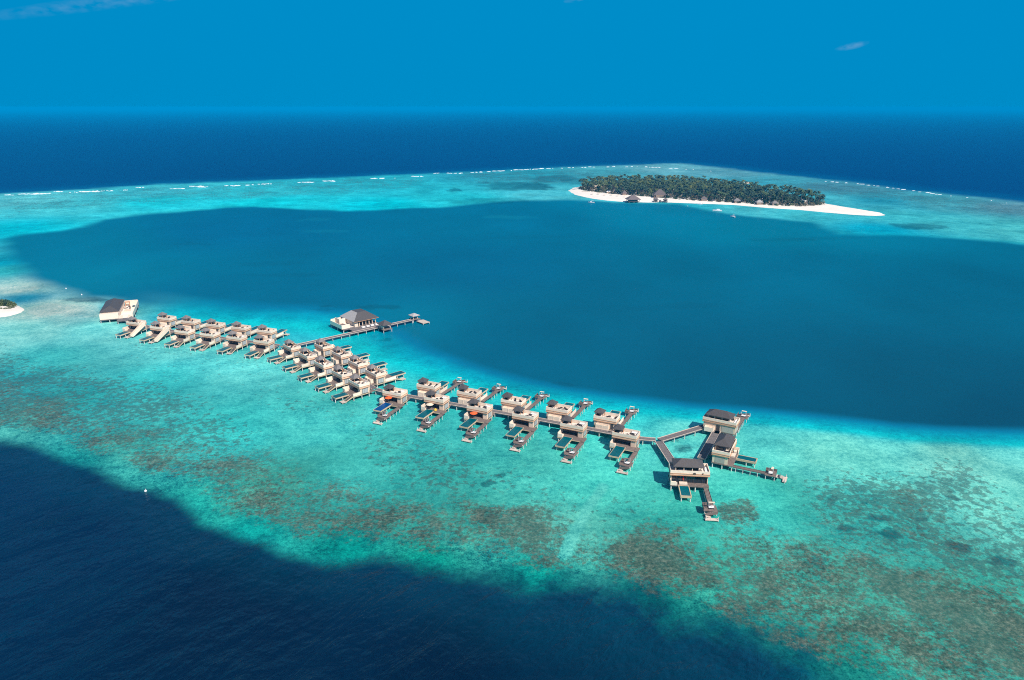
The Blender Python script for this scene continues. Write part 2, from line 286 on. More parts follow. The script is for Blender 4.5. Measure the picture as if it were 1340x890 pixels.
LAGOON_TINT = [(-39, 509, 0, 110, 151), (-267, 679, 0, 112, 157), (-366, 599, 0, 122, 157), (-287, 461, 0, 130, 163), (-194, 421, 0, 115, 153), (23, 726, 0, 118, 157), (11, 333, 0, 108, 143), (182, 509, 0, 112, 147), (112, 300, 0, 98, 131), (170, 282, 0, 90, 121), (280, 404, 0, 104, 137), (186, 246, 0, 82, 113), (149, 781, 0, 134, 171), (239, 679, 0, 132, 165), (-102, 421, 0, 115, 153), (-74, 372, 0, 126, 159), (-469, 566, 0, 130, 161), (384, 333, 0, 95, 126)]
DEEP_TINT = [(-118, 168, 0, 39, 73), (-65, 137, 0, 30, 60), (-11, 125, 0, 27, 55), (36, 121, 0, 34, 62), (-157, 202, 0, 46, 82), (-31, 146, 0, 37, 68), (5, 137, 0, 39, 68), (-535, 1393, 0, 68, 126), (-1426, 3774, 0, 59, 121), (636, 1869, 0, 64, 126), (729, 1107, 0, 64, 126), (-717, 1107, 0, 72, 130), (-187, 137, 0, 36, 70), (58, 55, 0, 29, 58), (50, 1597, 0, 70, 130)]

def vnoise(x, y, seed=0):
    xi = np.floor(x).astype(np.int64); yi = np.floor(y).astype(np.int64); fx = x - xi; fy = y - yi
    fx = fx * fx * (3 - 2 * fx); fy = fy * fy * (3 - 2 * fy)
    def h(a, b):
        n = (a * 374761393 + b * 668265263 + seed * 974634777) & 0x7fffffff
        n = ((n ^ (n >> 13)) * 1274126177) & 0x7fffffff
        return ((n ^ (n >> 16)) & 0xffff) / 65535.0
    a = h(xi, yi); b = h(xi + 1, yi); c = h(xi, yi + 1); d = h(xi + 1, yi + 1)
    return (a * (1 - fx) + b * fx) * (1 - fy) + (c * (1 - fx) + d * fx) * fy
def fbm(x, y, s, o=4, seed=0):
    t = np.zeros_like(x); a = 0.5
    for i in range(o):
        t += a * (vnoise(x / s + 17.3 * i, y / s - 9.1 * i, seed + i) - 0.5); s /= 2.0; a *= 0.55
    return t * 2
def sdist(poly, x, y):
    """signed distance to a closed outline, positive inside"""
    p = np.array(poly); q = np.roll(p, -1, 0)
    d = np.full(x.shape, 1e12); ins = np.zeros(x.shape, bool)
    for (ax, ay), (bx, by) in zip(p, q):
        ex, ey = bx - ax, by - ay; wx, wy = x - ax, y - ay
        t = np.clip((wx * ex + wy * ey) / (ex * ex + ey * ey + 1e-9), 0, 1)
        d = np.minimum(d, (wx - ex * t) ** 2 + (wy - ey * t) ** 2)
        c = ((ay > y) != (by > y))
        xs = ax + (y - ay) * ex / (ey if abs(ey) > 1e-9 else 1e-9)
        ins ^= c & (x < xs)
    d = np.sqrt(d)
    return np.where(ins, d, -d)
def sstep(a, b, x):
    t = np.clip((x - a) / (b - a), 0, 1); return t * t * (3 - 2 * t)
def idw(samples, x, y, pw=3.2):
    """blend tint samples by distance, far ones counted in log range"""
    def k(x, y):
        r = np.hypot(x, y) + 1; return np.arctan2(x, y) * 3.0, np.log(r) * 2.4
    a, b = k(x, y); num = np.zeros(x.shape + (3,)); den = np.zeros(x.shape)
    for sx, sy, r, g, bl in samples:
        sa, sb = k(np.float64(sx), np.float64(sy))
        w = 1.0 / ((a - sa) ** 2 + (b - sb) ** 2 + 0.0012) ** (pw / 2)
        num += w[..., None] * np.array(lin((r, g, bl))); den += w
    return num / den[..., None]

def build_sea():
    inv = np.linspace(1 / 120.0, 1 / 2000.0, 560)
    rr = np.concatenate([[12, 50, 85], 1 / inv, [2400, 3000, 4000, 6000, 9000, 14000, 22000, 35000, 58000]])
    th = np.concatenate([np.arange(-180, -60, 8.0), np.linspace(-60, 60, 860), np.arange(68, 180, 8.0)])
    th = np.radians(th)
    nr, nt_ = len(rr), len(th)
    Rr, Th = np.meshgrid(rr, th, indexing='ij')
    X = (Rr * np.sin(Th)).ravel(); Y = (Rr * np.cos(Th)).ravel(); Rf = Rr.ravel()
    scale = np.clip(Rf / 250.0, 0.5, 8.0)
    # outlines get natural wobble
    jit = fbm(X, Y, 26, 6, 1) * 3.6 * np.clip(scale, 0.7, 3)
    da = sdist(ATOLL, X, Y) + jit
    dl = sdist(LAGOON, X, Y) + fbm(X, Y, 40, 4, 5) * 2.6 * np.clip(scale, .7, 3)
    reef = idw(REEF_TINT, X, Y); lag = idw(LAGOON_TINT, X, Y); deep = idw(DEEP_TINT, X, Y)
    reef = reef * np.array([1.42, 1.28, 1.24])
    lag = lag * np.array([1.0, 1.03, 0.96]) * (1 + 0.17 * fbm(X, Y * 0.6, 60, 5, 9))[:, None]
    near = sstep(420, 250, Y)
    right = sstep(-60, 60, X)
    # outer slope: wider and softer towards the right of the near edge
    w = 4.5 + 7.5 * right * near + 14.0 * (1 - near)
    da_ = da + fbm(X, Y, 7, 4, 15) * 7.0 * near * (0.25 + right)
    fa = sstep(-w * 0.5, w * 1.1, da_ - 2.5 * right * near)
    slope = np.array(lin((0, 66, 92)))
    sl = sstep(-w * 3.2 - 6, -w * 0.1, da) * near * (0.55 + 0.4 * right)
    deep = deep * (1 - sl[:, None]) + slope * sl[:, None]
    sh = sstep(-90, 0, da) * (1 - near) * 0.45
    deep = deep * (1 - sh[:, None]) + np.array(lin((0, 118, 168))) * sh[:, None]
    col = deep * (1 - fa[:, None]) + reef * fa[:, None]
    # lagoon basin: crisp on its far rim, a broad ramp on the side of the villas
    south = sstep(700, 460, Y) * sstep(-240, -150, X)
    west = sstep(40, -120, X)
    wl = 12.0
    fl = sstep(-wl * 0.8, wl * 0.9, dl) * (1 - south) + sstep(0.35, 0.9, np.clip((dl + 19 + 12 * west) / (23 + 40 * west), 0, 1)) * south
    # on the villa side the sand shelves down through aqua and cyan
    ts = np.clip((dl + 19 + 12 * west) / (23 + 40 * west), 0, 1)
    for lo, hi, c in ((0.0, 0.30, (10, 206, 210)), (0.25, 0.55, (0, 172, 194)), (0.5, 0.8, (0, 130, 168))):
        k = (sstep(lo, hi, ts) * south)[:, None]
        col = col * (1 - k) + np.array(lin(c)) * 1.12 * k
    fl3 = sstep(0.72, 1.0, ts) * south + sstep(-wl * 0.8, wl * 0.9, dl) * (1 - south)
    col = col * (1 - fl3[:, None]) + lag * fl3[:, None]
    # sea bed cover
    coral = np.zeros_like(X); speck = np.zeros_like(X)
    for poly, dens, soft in CORAL:
        d = sdist(poly, X, Y) + fbm(X, Y, 22, 6, 31) * 9
        coral = np.maximum(coral, dens * sstep(-soft * 1.1, soft * 1.0, d))
    for poly, dens, soft in SPECK:
        d = sdist(poly, X, Y) + fbm(X, Y, 20, 3, 37) * 8
        speck = np.maximum(speck, dens * sstep(-soft * 0.6, soft * 0.6, d))
    inside = sstep(2, 10, da) * (1 - sstep(-6, 6, dl))
    coral *= (0.82 + 0.18 * sstep(-40, 60, X)) * sstep(3, 12, da) * (1 - sstep(-6, 6, dl)); speck *= inside
    # the pale sand channel cut through the coral
    ch = [(28.0, 194.7), (22.1, 182.4), (16.9, 168.4), (13.0, 158.7)]
    dc = np.full(X.shape, 1e9)
    for (ax, ay), (bx, by) in zip(ch[:-1], ch[1:]):
        t = np.clip(((X - ax) * (bx - ax) + (Y - ay) * (by - ay)) / ((bx - ax) ** 2 + (by - ay) ** 2), 0, 1)
        dc = np.minimum(dc, np.hypot(X - ax - (bx - ax) * t, Y - ay - (by - ay) * t))
    fch = sstep(2.3, 0.7, dc + fbm(X, Y, 4, 3, 51) * 0.9)
    coral *= 1 - 0.95 * fch; speck *= 1 - 0.8 * fch
    col = col * (1 - 0.6 * fch[:, None]) + np.array(lin((104, 216, 200))) * 1.2 * 0.6 * fch[:, None]
    dark = np.zeros_like(X)
    for (c, a, b, rz, st) in DARK:
        dx, dy = X - c[0], Y - c[1]
        u = dx * cos(rz) + dy * sin(rz); v = -dx * sin(rz) + dy * cos(rz)
        q = np.sqrt((u / a) ** 2 + (v / b) ** 2) + fbm(X, Y, max(a, b) * 0.7, 4, 61) * 0.75
        k = sstep(1.15, 0.75, q)
        dark = dark + st * k * (1 if st < 0 else 1)
    tgt = np.array(lin((10, 92, 112))); lt = np.array(lin((20, 150, 175)))
    dk = np.clip(dark, 0, 1)[:, None]; lk = np.clip(-dark, 0, 1)[:, None]
    col = col * (1 - dk) + (col * 0.25 + tgt * 0.55) * dk
    col = col * (1 - lk) + lt * lk
    # pale shoals beside the islet
    for (c, a, b, rz, st) in SHOAL:
        dx, dy = X - c[0], Y - c[1]
        u = dx * cos(rz) + dy * sin(rz); v = -dx * sin(rz) + dy * cos(rz)
        k = st * sstep(1.15, 0.7, np.sqrt((u / a) ** 2 + (v / b) ** 2) + fbm(X, Y, 9, 4, 63) * 0.35)
        col = col * (1 - k[:, None]) + np.array(lin((172, 204, 192))) * 1.2 * k[:, None]
    # large soft clouds of sand and algae over the flat
    fl2 = fbm(X, Y, 30, 6, 71) * (fa * (1 - fl))
    col = col * (1 + 0.34 * fl2)[:, None]
    swell = (1 - fa) * near
    verts = np.stack([X, Y, np.zeros_like(X)], 1)
    idx = np.arange(nr * nt_).reshape(nr, nt_)
    nxt = np.roll(idx, -1, 1)
    quads = np.stack([idx[:-1], nxt[:-1], nxt[1:], idx[1:]], -1).reshape(-1, 4)[:, ::-1]
    me = bpy.data.meshes.new('sea')
    me.vertices.add(len(verts) + 1); me.vertices.foreach_set('co', np.vstack([verts, [[0, 0, 0]]]).ravel())
    tri = np.stack([np.full(nt_, nr * nt_), nxt[0], idx[0]], 1)[:, ::-1]
    loops = np.concatenate([quads.ravel(), tri.ravel()])
    me.loops.add(len(loops)); me.loops.foreach_set('vertex_index', loops)
    starts = np.concatenate([np.arange(len(quads)) * 4, len(quads) * 4 + np.arange(len(tri)) * 3])
    me.polygons.add(len(starts)); me.polygons.foreach_set('loop_start', starts)
    me.update(calc_edges=True); me.validate()
    def put(name, c3):
        a = me.color_attributes.new(name, 'FLOAT_COLOR', 'POINT')
        c = np.ones((len(verts) + 1, 4)); c[:-1, :3] = c3; c[-1, :3] = c3[0]
        a.data.foreach_set('color', c.ravel().astype(np.float32))
    put('tint', np.clip(col * SEA_GAIN, 0, 0.95))
    put('cover', np.stack([coral, speck, fa * (1 - fl)], 1))
    rimw = sstep(-16, 0, da) * sstep(26, 8, da) * near
    put('water', np.stack([swell, fl, rimw], 1))
    o = bpy.data.objects.new('sea', me); COL.objects.link(o); tag(o, kind='structure')
    if me.polygons[0].normal.z < 0: me.flip_normals()
    me.materials.append(sea_material())
    return o

SEA_GAIN = 0.565
def sea_material():
    m = bpy.data.materials.new('sea water'); m.use_nodes = True; t = m.node_tree; t.nodes.clear(); L = t.links
    def N(ty, **k):
        n = t.nodes.new(ty)
        for a, b in k.items(): setattr(n, a, b)
        return n
    def inp(n, i, v):
        if isinstance(v, (int, float, tuple)): n.inputs[i].default_value = v
        else: L.new(v, n.inputs[i])
    def ma(op, a, b=None, clamp=False):
        n = N('ShaderNodeMath', operation=op); n.use_clamp = clamp
        inp(n, 0, a)
        if b is not None: inp(n, 1, b)
        return n.outputs[0]
    def mix(f, a, b, bt='MIX'):
        n = N('ShaderNodeMix', data_type='RGBA', blend_type=bt)
        inp(n, 0, f); inp(n, 6, a); inp(n, 7, b); return n.outputs[2]
    def ramp(v, lo, hi):
        n = N('ShaderNodeMapRange', interpolation_type='SMOOTHSTEP'); inp(n, 0, v); inp(n, 1, lo); inp(n, 2, hi); return n.outputs[0]
    tcd = N('ShaderNodeTexCoord').outputs['Object']
    def noise(scale, detail=4, rough=0.55, stretch=None, rot=0.0, dist=0.0, off=(0, 0, 0)):
        n = N('ShaderNodeTexNoise'); inp(n, 'Scale', scale); inp(n, 'Detail', detail); inp(n, 'Roughness', rough); inp(n, 'Distortion', dist)
        mp = N('ShaderNodeMapping'); mp.inputs['Location'].default_value = off
        if stretch: mp.vector_type = 'TEXTURE'; mp.inputs['Scale'].default_value = stretch; mp.inputs['Rotation'].default_value = (0, 0, rot)
        L.new(tcd, mp.inputs[0]); L.new(mp.outputs[0], n.inputs['Vector']); return n.outputs[0]
    tint = N('ShaderNodeVertexColor', layer_name='tint').outputs[0]
    cov = N('ShaderNodeSeparateColor'); L.new(N('ShaderNodeVertexColor', layer_name='cover').outputs[0], cov.inputs[0])
    wat = N('ShaderNodeSeparateColor'); L.new(N('ShaderNodeVertexColor', layer_name='water').outputs[0], wat.inputs[0])
    coral, speck, flat = cov.outputs[0], cov.outputs[1], cov.outputs[2]
    rim = wat.outputs[2]
    swell = wat.outputs[0]
    # sandy mottling of the flat: soft drifts, rippled sand, small sunlit flecks
    n1 = noise(0.11, 7, 0.64); n2 = noise(0.62, 6, 0.70, off=(31, 7, 0)); n3 = noise(2.1, 4, 0.72, off=(4, 90, 0)); n4 = noise(0.028, 5, 0.6, off=(60, 60, 0))
    mott = ma('ADD', ma('ADD', ma('MULTIPLY', ma('SUBTRACT', n1, 0.5), 1.15), ma('MULTIPLY', ma('SUBTRACT', n4, 0.5), 0.8)), ma('ADD', ma('MULTIPLY', ma('SUBTRACT', n2, 0.5), 1.5), ma('MULTIPLY', ma('SUBTRACT', n3, 0.5), 1.5)))
    rough = ma('ADD', ma('MULTIPLY', flat, 0.9), ma('ADD', 0.08, ma('MULTIPLY', rim, 0.8)))
    mm = ma('MULTIPLY', mott, rough)
    gain = ma('MAXIMUM', ma('ADD', mm, 1.0), 0.25)
    cg = N('ShaderNodeCombineColor')
    L.new(ma('MULTIPLY', gain, gain), cg.inputs[0]); L.new(gain, cg.inputs[1]); L.new(ma('ADD', ma('MULTIPLY', mm, 0.8), 1.0), cg.inputs[2])
    base = mix(1.0, tint, cg.outputs[0], 'MULTIPLY')
    # loose coral heads and weed, from a few metres down to a hand's breadth
    s1 = noise(0.40, 9, 0.68, dist=0.2, off=(11, 3, 0)); s3 = noise(0.05, 3, 0.5, off=(21, 3, 9))
    sp = ma('ADD', s1, ma('ADD', ma('MULTIPLY', speck, 0.24), ma('MULTIPLY', ma('SUBTRACT', s3, 0.5), 0.30)))
    fs = ma('MULTIPLY', ramp(sp, 0.60, 0.68), ramp(speck, 0.02, 0.18))
    fs = ma('MULTIPLY', fs, 0.85)
    hv_ = noise(1.3, 6, 0.75, off=(2, 44, 0))
    headc = mix(ramp(hv_, 0.35, 0.68), (0.010, 0.050, 0.052, 1), (0.085, 0.120, 0.098, 1))
    base = mix(fs, base, mix(0.30, headc, base))
    # coral belts: brown and ochre through shallow teal water
    c1 = noise(0.060, 10, 0.74, dist=0.15, off=(3, 80, 0)); c2 = noise(0.55, 8, 0.80, off=(50, 2, 0))
    cc = ma('ADD', ma('MULTIPLY', c1, 0.42), ma('MULTIPLY', c2, 0.58))
    fc = ramp(ma('ADD', cc, ma('MULTIPLY', ma('SUBTRACT', coral, 0.5), 0.17)), 0.46, 0.565)
    fc = ma('MULTIPLY', fc, ramp(coral, 0.03, 0.45))
    v1 = noise(0.95, 8, 0.80, off=(9, 9, 0)); v2 = noise(0.045, 4, 0.6, off=(70, 0, 0)); v3 = noise(0.22, 5, 0.65, off=(0, 70, 0))
    br = N('ShaderNodeValToRGB'); el = br.color_ramp.elements
    el[0].position = 0.36; el[0].color = (0.010, 0.022, 0.020, 1); el[1].position = 0.68; el[1].color = (0.215, 0.228, 0.165, 1)
    e2 = el.new(0.50); e2.color = (0.060, 0.070, 0.049, 1)
    L.new(ma('ADD', v1, ma('MULTIPLY', ma('SUBTRACT', v3, 0.5), 0.35)), br.inputs[0])
    brown = mix(ramp(v2, 0.42, 0.62), br.outputs[0], mix(0.22, br.outputs[0], (0.06, 0.21, 0.165, 1)))
    base = mix(ma('MULTIPLY', fc, 0.84), base, brown)
    # surface ripples
    r1 = noise(0.8, 4, 0.6, (2.2, 1.0, 1), 0.8); r2 = noise(0.13, 5, 0.60, (2.6, 1.0, 1), 0.85, dist=0.5); r3 = noise(3.2, 2, 0.6, (1.6, 1, 1), 0.7)
    h = ma('ADD', ma('MULTIPLY', r1, 0.55), ma('ADD', ma('MULTIPLY', r3, 0.12), ma('MULTIPLY', ma('MULTIPLY', r2, ma('ADD', ma('MULTIPLY', ma('MULTIPLY', swell, ramp(n4, 0.30, 0.70)), 7.0), 0.6)), 1.6)))
    bp = N('ShaderNodeBump'); inp(bp, 'Strength', 0.55); inp(bp, 'Distance', 0.55); L.new(h, bp.inputs['Height'])
    dif = N('ShaderNodeBsdfDiffuse'); L.new(base, dif.inputs[0]); 
    bp2 = N('ShaderNodeBump'); L.new(ma('ADD', 0.18, ma('MULTIPLY', swell, 0.42)), bp2.inputs['Strength']); inp(bp2, 'Distance', 0.5); L.new(h, bp2.inputs['Height']); L.new(bp2.outputs[0], dif.inputs['Normal'])
    gl = N('ShaderNodeBsdfGlossy'); inp(gl, 'Roughness', 0.22); inp(gl, 0, (0.75, 0.95, 1, 1)); L.new(bp.outputs[0], gl.inputs['Normal'])
    fr = N('ShaderNodeFresnel'); inp(fr, 'IOR', 1.33); L.new(bp.outputs[0], fr.inputs['Normal'])
    ff = ma('MINIMUM', ma('MULTIPLY', fr.outputs[0], ma('ADD', 0.5, ma('MULTIPLY', swell, 0.5))), ma('ADD', 0.075, ma('MULTIPLY', swell, 0.05)))
    ms = N('ShaderNodeMixShader'); L.new(ff, ms.inputs[0]); L.new(dif.outputs[0], ms.inputs[1]); L.new(gl.outputs[0], ms.inputs[2])
    o = N('ShaderNodeOutputMaterial'); L.new(ms.outputs[0], o.inputs[0])
    return m
sea = build_sea()

# ------------------------------------------------------------------ air
HZ = 60000.0
bm = bmesh.new(); box(bm, -HZ, HZ, -HZ, HZ, -1.0, H + 3.0)
hm = bpy.data.materials.new('sea air'); hm.use_nodes = True; hm.node_tree.nodes.clear()
ho = hm.node_tree.nodes.new('ShaderNodeOutputMaterial'); hv = hm.node_tree.nodes.new('ShaderNodeVolumePrincipled')
hv.inputs['Color'].default_value = (0.0, 0.455, 0.92, 1); hv.inputs['Density'].default_value = 1.3e-4
hv.inputs['Anisotropy'].default_value = -0.06
hm.node_tree.links.new(hv.outputs[0], ho.inputs['Volume'])
haze = obj('haze', bm, hm); tag(haze, kind='stuff')

# ------------------------------------------------------------------ boardwalks
def offset_line(pts, d):
    res = []
    for i, p in enumerate(pts):
        p = Vector(p); n = Vector((0, 0))
        ts = []
        if i > 0: ts.append((p - Vector(pts[i - 1])).normalized())
        if i < len(pts) - 1: ts.append((Vector(pts[i + 1]) - p).normalized())
        t = sum(ts, Vector((0, 0))).normalized(); n = Vector((-t.y, t.x))
        k = 1.0 / max(0.5, n.dot(Vector((-ts[0].y, ts[0].x))))
        res.append(p + n * d * k)
    return res
def ribbon(bm, pts, d0, d1, z0, z1):
    a = offset_line(pts, d0); b = offset_line(pts, d1)
    rows = [[bm.verts.new((q.x, q.y, z)) for q, z in ((a[i], z0), (b[i], z0), (b[i], z1), (a[i], z1))] for i in range(len(pts))]
    for r0, r1 in zip(rows[:-1], rows[1:]):
        for k in range(4): bm.faces.new((r0[k], r0[(k + 1) % 4], r1[(k + 1) % 4], r1[k]))
    bm.faces.new(rows[0][::-1]); bm.faces.new(rows[-1])
def boardwalk(label, pts, width=2.3, z=1.9, step=4.5, curb=True, group='timber boardwalks between the villas'):
    t = thing('boardwalk', label, 'boardwalk', (pts[0][0], pts[0][1], 0), 0, group)
    P = [(p[0] - pts[0][0], p[1] - pts[0][1]) for p in pts]
    bm = bmesh.new(); ribbon(bm, P, -width / 2, width / 2, z - 0.28, z); obj('walkway_deck', bm, 'greydeck', t)
    if curb:
        for s in (-1, 1):
            bm = bmesh.new(); ribbon(bm, P, s * (width / 2) - 0.09, s * (width / 2) + 0.09, z + 0.004, z + 0.16); obj('edge_kerb', bm, 'paleboard', t)
    first = None
    n = 0
    for a, b in zip(P[:-1], P[1:]):
        a, b = Vector(a), Vector(b); L = (b - a).length; k = max(1, int(L / step)); nn = Vector((-(b - a).y, (b - a).x)).normalized()
        for i in range(k + 1):
            for s in (-1, 1):
                p = a.lerp(b, (i + 0.15) / (k + 0.3)) + nn * s * (width / 2 - 0.25)
                if first is None:
                    bm = bmesh.new(); cyl(bm, 0, 0, -1.5, z - 0.28, 0.15); first = obj('pile', bm, 'pile', t); first.location = (p.x, p.y, 0)
                else:
                    c = first.copy(); COL.objects.link(c); c.parent = t; c.location = (p.x, p.y, 0)
    return t

# ------------------------------------------------------------------ overwater pool villas
def piles(t, spots, z1=1.6, r=0.16):
    first = None
    for x, y in spots:
        if first is None:
            bm = bmesh.new(); cyl(bm, 0, 0, -1.5, z1, r); first = obj('pile', bm, 'pile', t); c = first
        else: c = first.copy(); COL.objects.link(c); c.parent = t
        c.location = (x, y, 0)

def ring(B, bm, u0, u1, v0, v1, z0, z1, th, mi=0):
    B(bm, u0, u1, v0, v0 + th, z0, z1, mi); B(bm, u0, u1, v1 - th, v1, z0, z1, mi)
    B(bm, u0, u0 + th, v0 + th, v1 - th, z0, z1, mi); B(bm, u1 - th, u1, v0 + th, v1 - th, z0, z1, mi)

def edge(B, bm, vf, gap):
    B(bm, -1.56, 6.81, -2.36, -2.31, 1.5, 1.78); B(bm, -1.56, -1.51, -2.31, vf, 1.5, 1.78); B(bm, 6.755, 6.81, -2.31, vf, 1.5, 1.78)
    if gap: B(bm, -1.56, 0.18, vf + 0.003, vf + 0.07, 1.5, 1.78); B(bm, 3.72, 6.81, vf + 0.003, vf + 0.07, 1.5, 1.78)
    else: B(bm, -1.56, 6.81, vf + 0.003, vf + 0.045, 1.5, 1.78)

def make_villa(label, steps, flip, water='poolteal', stair=False, cat='villa', group=None):
    s = -1 if flip else 1
    def B(bm, u0, u1, v0, v1, z0, z1, mi=0): box(bm, u0, u1, -s * v0, -s * v1, z0, z1, 0, mi)
    t = thing('pool_villa', label, cat, group=group)
    vf = 7.2 if flip else (5.2 if steps else 4.6)
    bm = bmesh.new()
    if steps or flip: B(bm, -1.5, 6.75, -2.3, vf, 1.6, 1.9)
    else: B(bm, -1.5, 6.75, -2.3, 3.39, 1.6, 1.9); B(bm, -1.5, 0.19, 3.39, vf, 1.6, 1.9); B(bm, 3.71, 6.75, 3.39, vf, 1.6, 1.9)
    if not steps: B(bm, 6.815, 8.1, 1.6, vf, 1.6, 1.9)
    B(bm, 4.6, 6.6, -4.45, -2.3, 1.6, 1.9); obj('deck', bm, 'deck', t)
    sp = [(u, -s * v) for v in (-2.0, 1.3, vf - 0.25) for u in (-1.25, 2.8, 6.5)] + [(u, -s * v) for v in (vf + 2.8, vf + 6.0) for u in (0.6, 3.3)]
    piles(t, sp)
    # ground floor
    bm = bmesh.new(); B(bm, -1.3, 6.6, -2.2, -2.0, 1.9, 4.2); B(bm, -1.3, -1.1, -2.0, 0.5, 1.9, 4.2); B(bm, 4.9, 6.6, -2.0, 2.0, 1.9, 4.2); obj('wall', bm, 'wall', t)
    bm = bmesh.new(); B(bm, -1.1, 4.9, 0.30, 0.36, 1.95, 4.15); g = obj('glass_front', bm, 'glass', t)
    bm = bmesh.new()
    for u in (-1.05, 0.4, 1.9, 3.4, 4.85): B(bm, u - 0.06, u + 0.06, 0.365, 0.46, 1.9, 4.18)
    B(bm, -1.1, 4.9, 0.37, 0.45, 3.95, 4.17); obj('frame', bm, 'frame', g)
    bm = bmesh.new(); B(bm, 6.603, 6.68, -1.5, 1.1, 1.95, 3.95); w = obj('window', bm, 'frame', t)
    bm = bmesh.new(); B(bm, 6.683, 6.70, -1.38, -0.62, 2.05, 3.85); B(bm, 6.683, 6.70, -0.54, 0.16, 2.05, 3.85); B(bm, 6.683, 6.70, 0.24, 0.98, 2.05, 3.85); obj('pane', bm, 'paleglass', w)
    # outdoor bath screen, front left corner of the deck
    bm = bmesh.new(); B(bm, -1.5, -1.32, 0.5, vf, 1.9, 3.5); B(bm, -1.32, 0.15, vf - 0.18, vf, 1.9, 3.2); B(bm, -1.1, 0.1, vf - 1.8, vf - 0.35, 1.9, 2.5); obj('bath_screen', bm, 'white', t)
    # arrival side: low white bathroom court and door
    bm = bmesh.new(); ring(B, bm, -0.3, 4.3, -3.7, -2.2, 1.65, 3.5, 0.16); B(bm, -0.1, 4.1, -3.5, -2.2, 1.65, 2.9); B(bm, 1.9, 2.1, -3.78, -3.7, 1.65, 3.4); obj('bathroom_court', bm, 'white', t)
    bm = bmesh.new(); B(bm, 4.75, 5.75, -2.28, -2.2, 1.9, 3.95); obj('door', bm, 'frame', t)
    # roof terrace
    bm = bmesh.new(); B(bm, -1.5, 6.8, -2.4, 2.3, 4.45, 4.9); obj('roof_slab', bm, 'wall', t)
    bm = bmesh.new(); B(bm, -1.58, 6.88, -2.48, 2.38, 4.2, 4.45); ring(B, bm, -1.58, 6.88, -2.48, 2.38, 4.88, 5.10, 0.12); obj('fascia', bm, 'band', t)
    bm = bmesh.new(); ring(B, bm, -1.52, 6.82, -2.42, 2.32, 5.10, 6.15, 0.2); obj('parapet', bm, 'white', t)
    bm = bmesh.new(); B(bm, -1.4, 6.7, -2.3, 2.2, 4.903, 5.0); obj('terrace_floor', bm, 'terrace', t)
    bm = bmesh.new(); hiproof(bm, -1.75, 1.75, -1.75, 1.75, 6.95, 8.45, 0.14); obj('pavilion_roof', bm, 'taupe' if steps else 'slate', t)
    for u in (-1.15, 1.3):
        for v in (-1.3, 1.3):
            bm = bmesh.new(); box(bm, u - 0.1, u + 0.1, v - 0.1, v + 0.1, 5.0, 6.95); obj('pavilion_post', bm, 'band', t)
    bm = bmesh.new(); B(bm, -1.1, 1.0, -1.9, -1.3, 5.0, 5.45); B(bm, -1.1, -0.4, -1.3, 1.0, 5.0, 5.45); obj('built_in_seat', bm, 'charcoal', t)
    bm = bmesh.new(); B(bm, 4.0, 6.3, -2.1, -1.5, 5.0, 5.42); B(bm, 4.0, 6.3, -2.2, -2.1, 5.0, 5.75); obj('bench', bm, 'linen', t)
    # plunge pool on piles
    p0 = 3.4 if not (steps or flip) else vf + 0.05; p1 = 11.3 if not flip else 14.0
    bm = bmesh.new(); ring(B, bm, 0.2, 3.7, p0, p1, 1.5, 2.0, 0.12); B(bm, 0.32, 3.58, p0 + 0.12, p1 - 0.12, 1.5, 1.58); pl = obj('pool', bm, 'poolrim', t)
    bm = bmesh.new(); B(bm, 0.32, 3.58, p0 + 0.12, p1 - 0.12, 1.6, 1.98); obj('pool_water', bm, water, pl)
    bm = bmesh.new(); edge(B, bm, vf, not (steps or flip)); obj('deck_edge', bm, 'poolrim', t)
    if steps or flip:
        bm = bmesh.new(); B(bm, 6.6, 6.75, 2.0, vf, 1.85, 3.1); B(bm, 6.35, 6.6, vf - 0.15, vf, 1.9, 3.1); obj('deck_screen', bm, 'white', t)
    if steps:
        bm = bmesh.new()
        for i in range(6): B(bm, 4.7, 6.3, vf + 0.5 * i, vf + 0.5 * i + 0.46, 1.62 - 0.21 * i, 1.74 - 0.21 * i)
        obj('steps', bm, 'deck', t)
        for u in (4.6, 6.3):
            bm = bmesh.new()
            a = [bm.verts.new((uu, -s * v, z)) for uu in (u, u + 0.1) for v, z in ((vf, 1.5), (vf, 1.9), (vf + 3.1, 0.62), (vf + 3.1, 0.3))]
            for q in ((0, 1, 2, 3), (4, 5, 6, 7), (0, 1, 5, 4), (1, 2, 6, 5), (2, 3, 7, 6), (3, 0, 4, 7)): bm.faces.new([a[i] for i in q])
            obj('stringer', bm, 'poolrim', t)
        bm = bmesh.new(); B(bm, 4.3, 6.7, vf + 3.1, vf + 4.9, 0.38, 0.58); obj('landing', bm, 'paleboard', t)
        piles(t, [(u, -s * v) for u in (4.5, 6.5) for v in (vf + 3.3, vf + 4.7)], 0.38, 0.12)
    if stair:                                         # white flight of stairs from the roof terrace down to the steps
        for u in (6.9, 8.1):
            bm = bmesh.new()
            a = [bm.verts.new((uu, -s * v, z)) for uu in (u, u + 0.16) for v, z in ((-0.4, 4.3), (-0.4, 6.1), (0.6, 6.1), (8.4, 1.9), (8.4, 0.7), (7.6, 0.7))]
            n = 6
            bm.faces.new(a[:n]); bm.faces.new(a[n:])
            for i in range(n): bm.faces.new((a[i], a[(i + 1) % n], a[n + (i + 1) % n], a[n + i]))
            obj('stair_wall', bm, 'white', t)
        bm = bmesh.new()
        for i in range(22): B(bm, 7.06, 8.1, 0.2 + 0.36 * i, 0.2 + 0.36 * (i + 1) - 0.01, 4.7 - 0.19 * i, 4.9 - 0.19 * i)
        obj('stairs', bm, 'terrace', t)
    return t

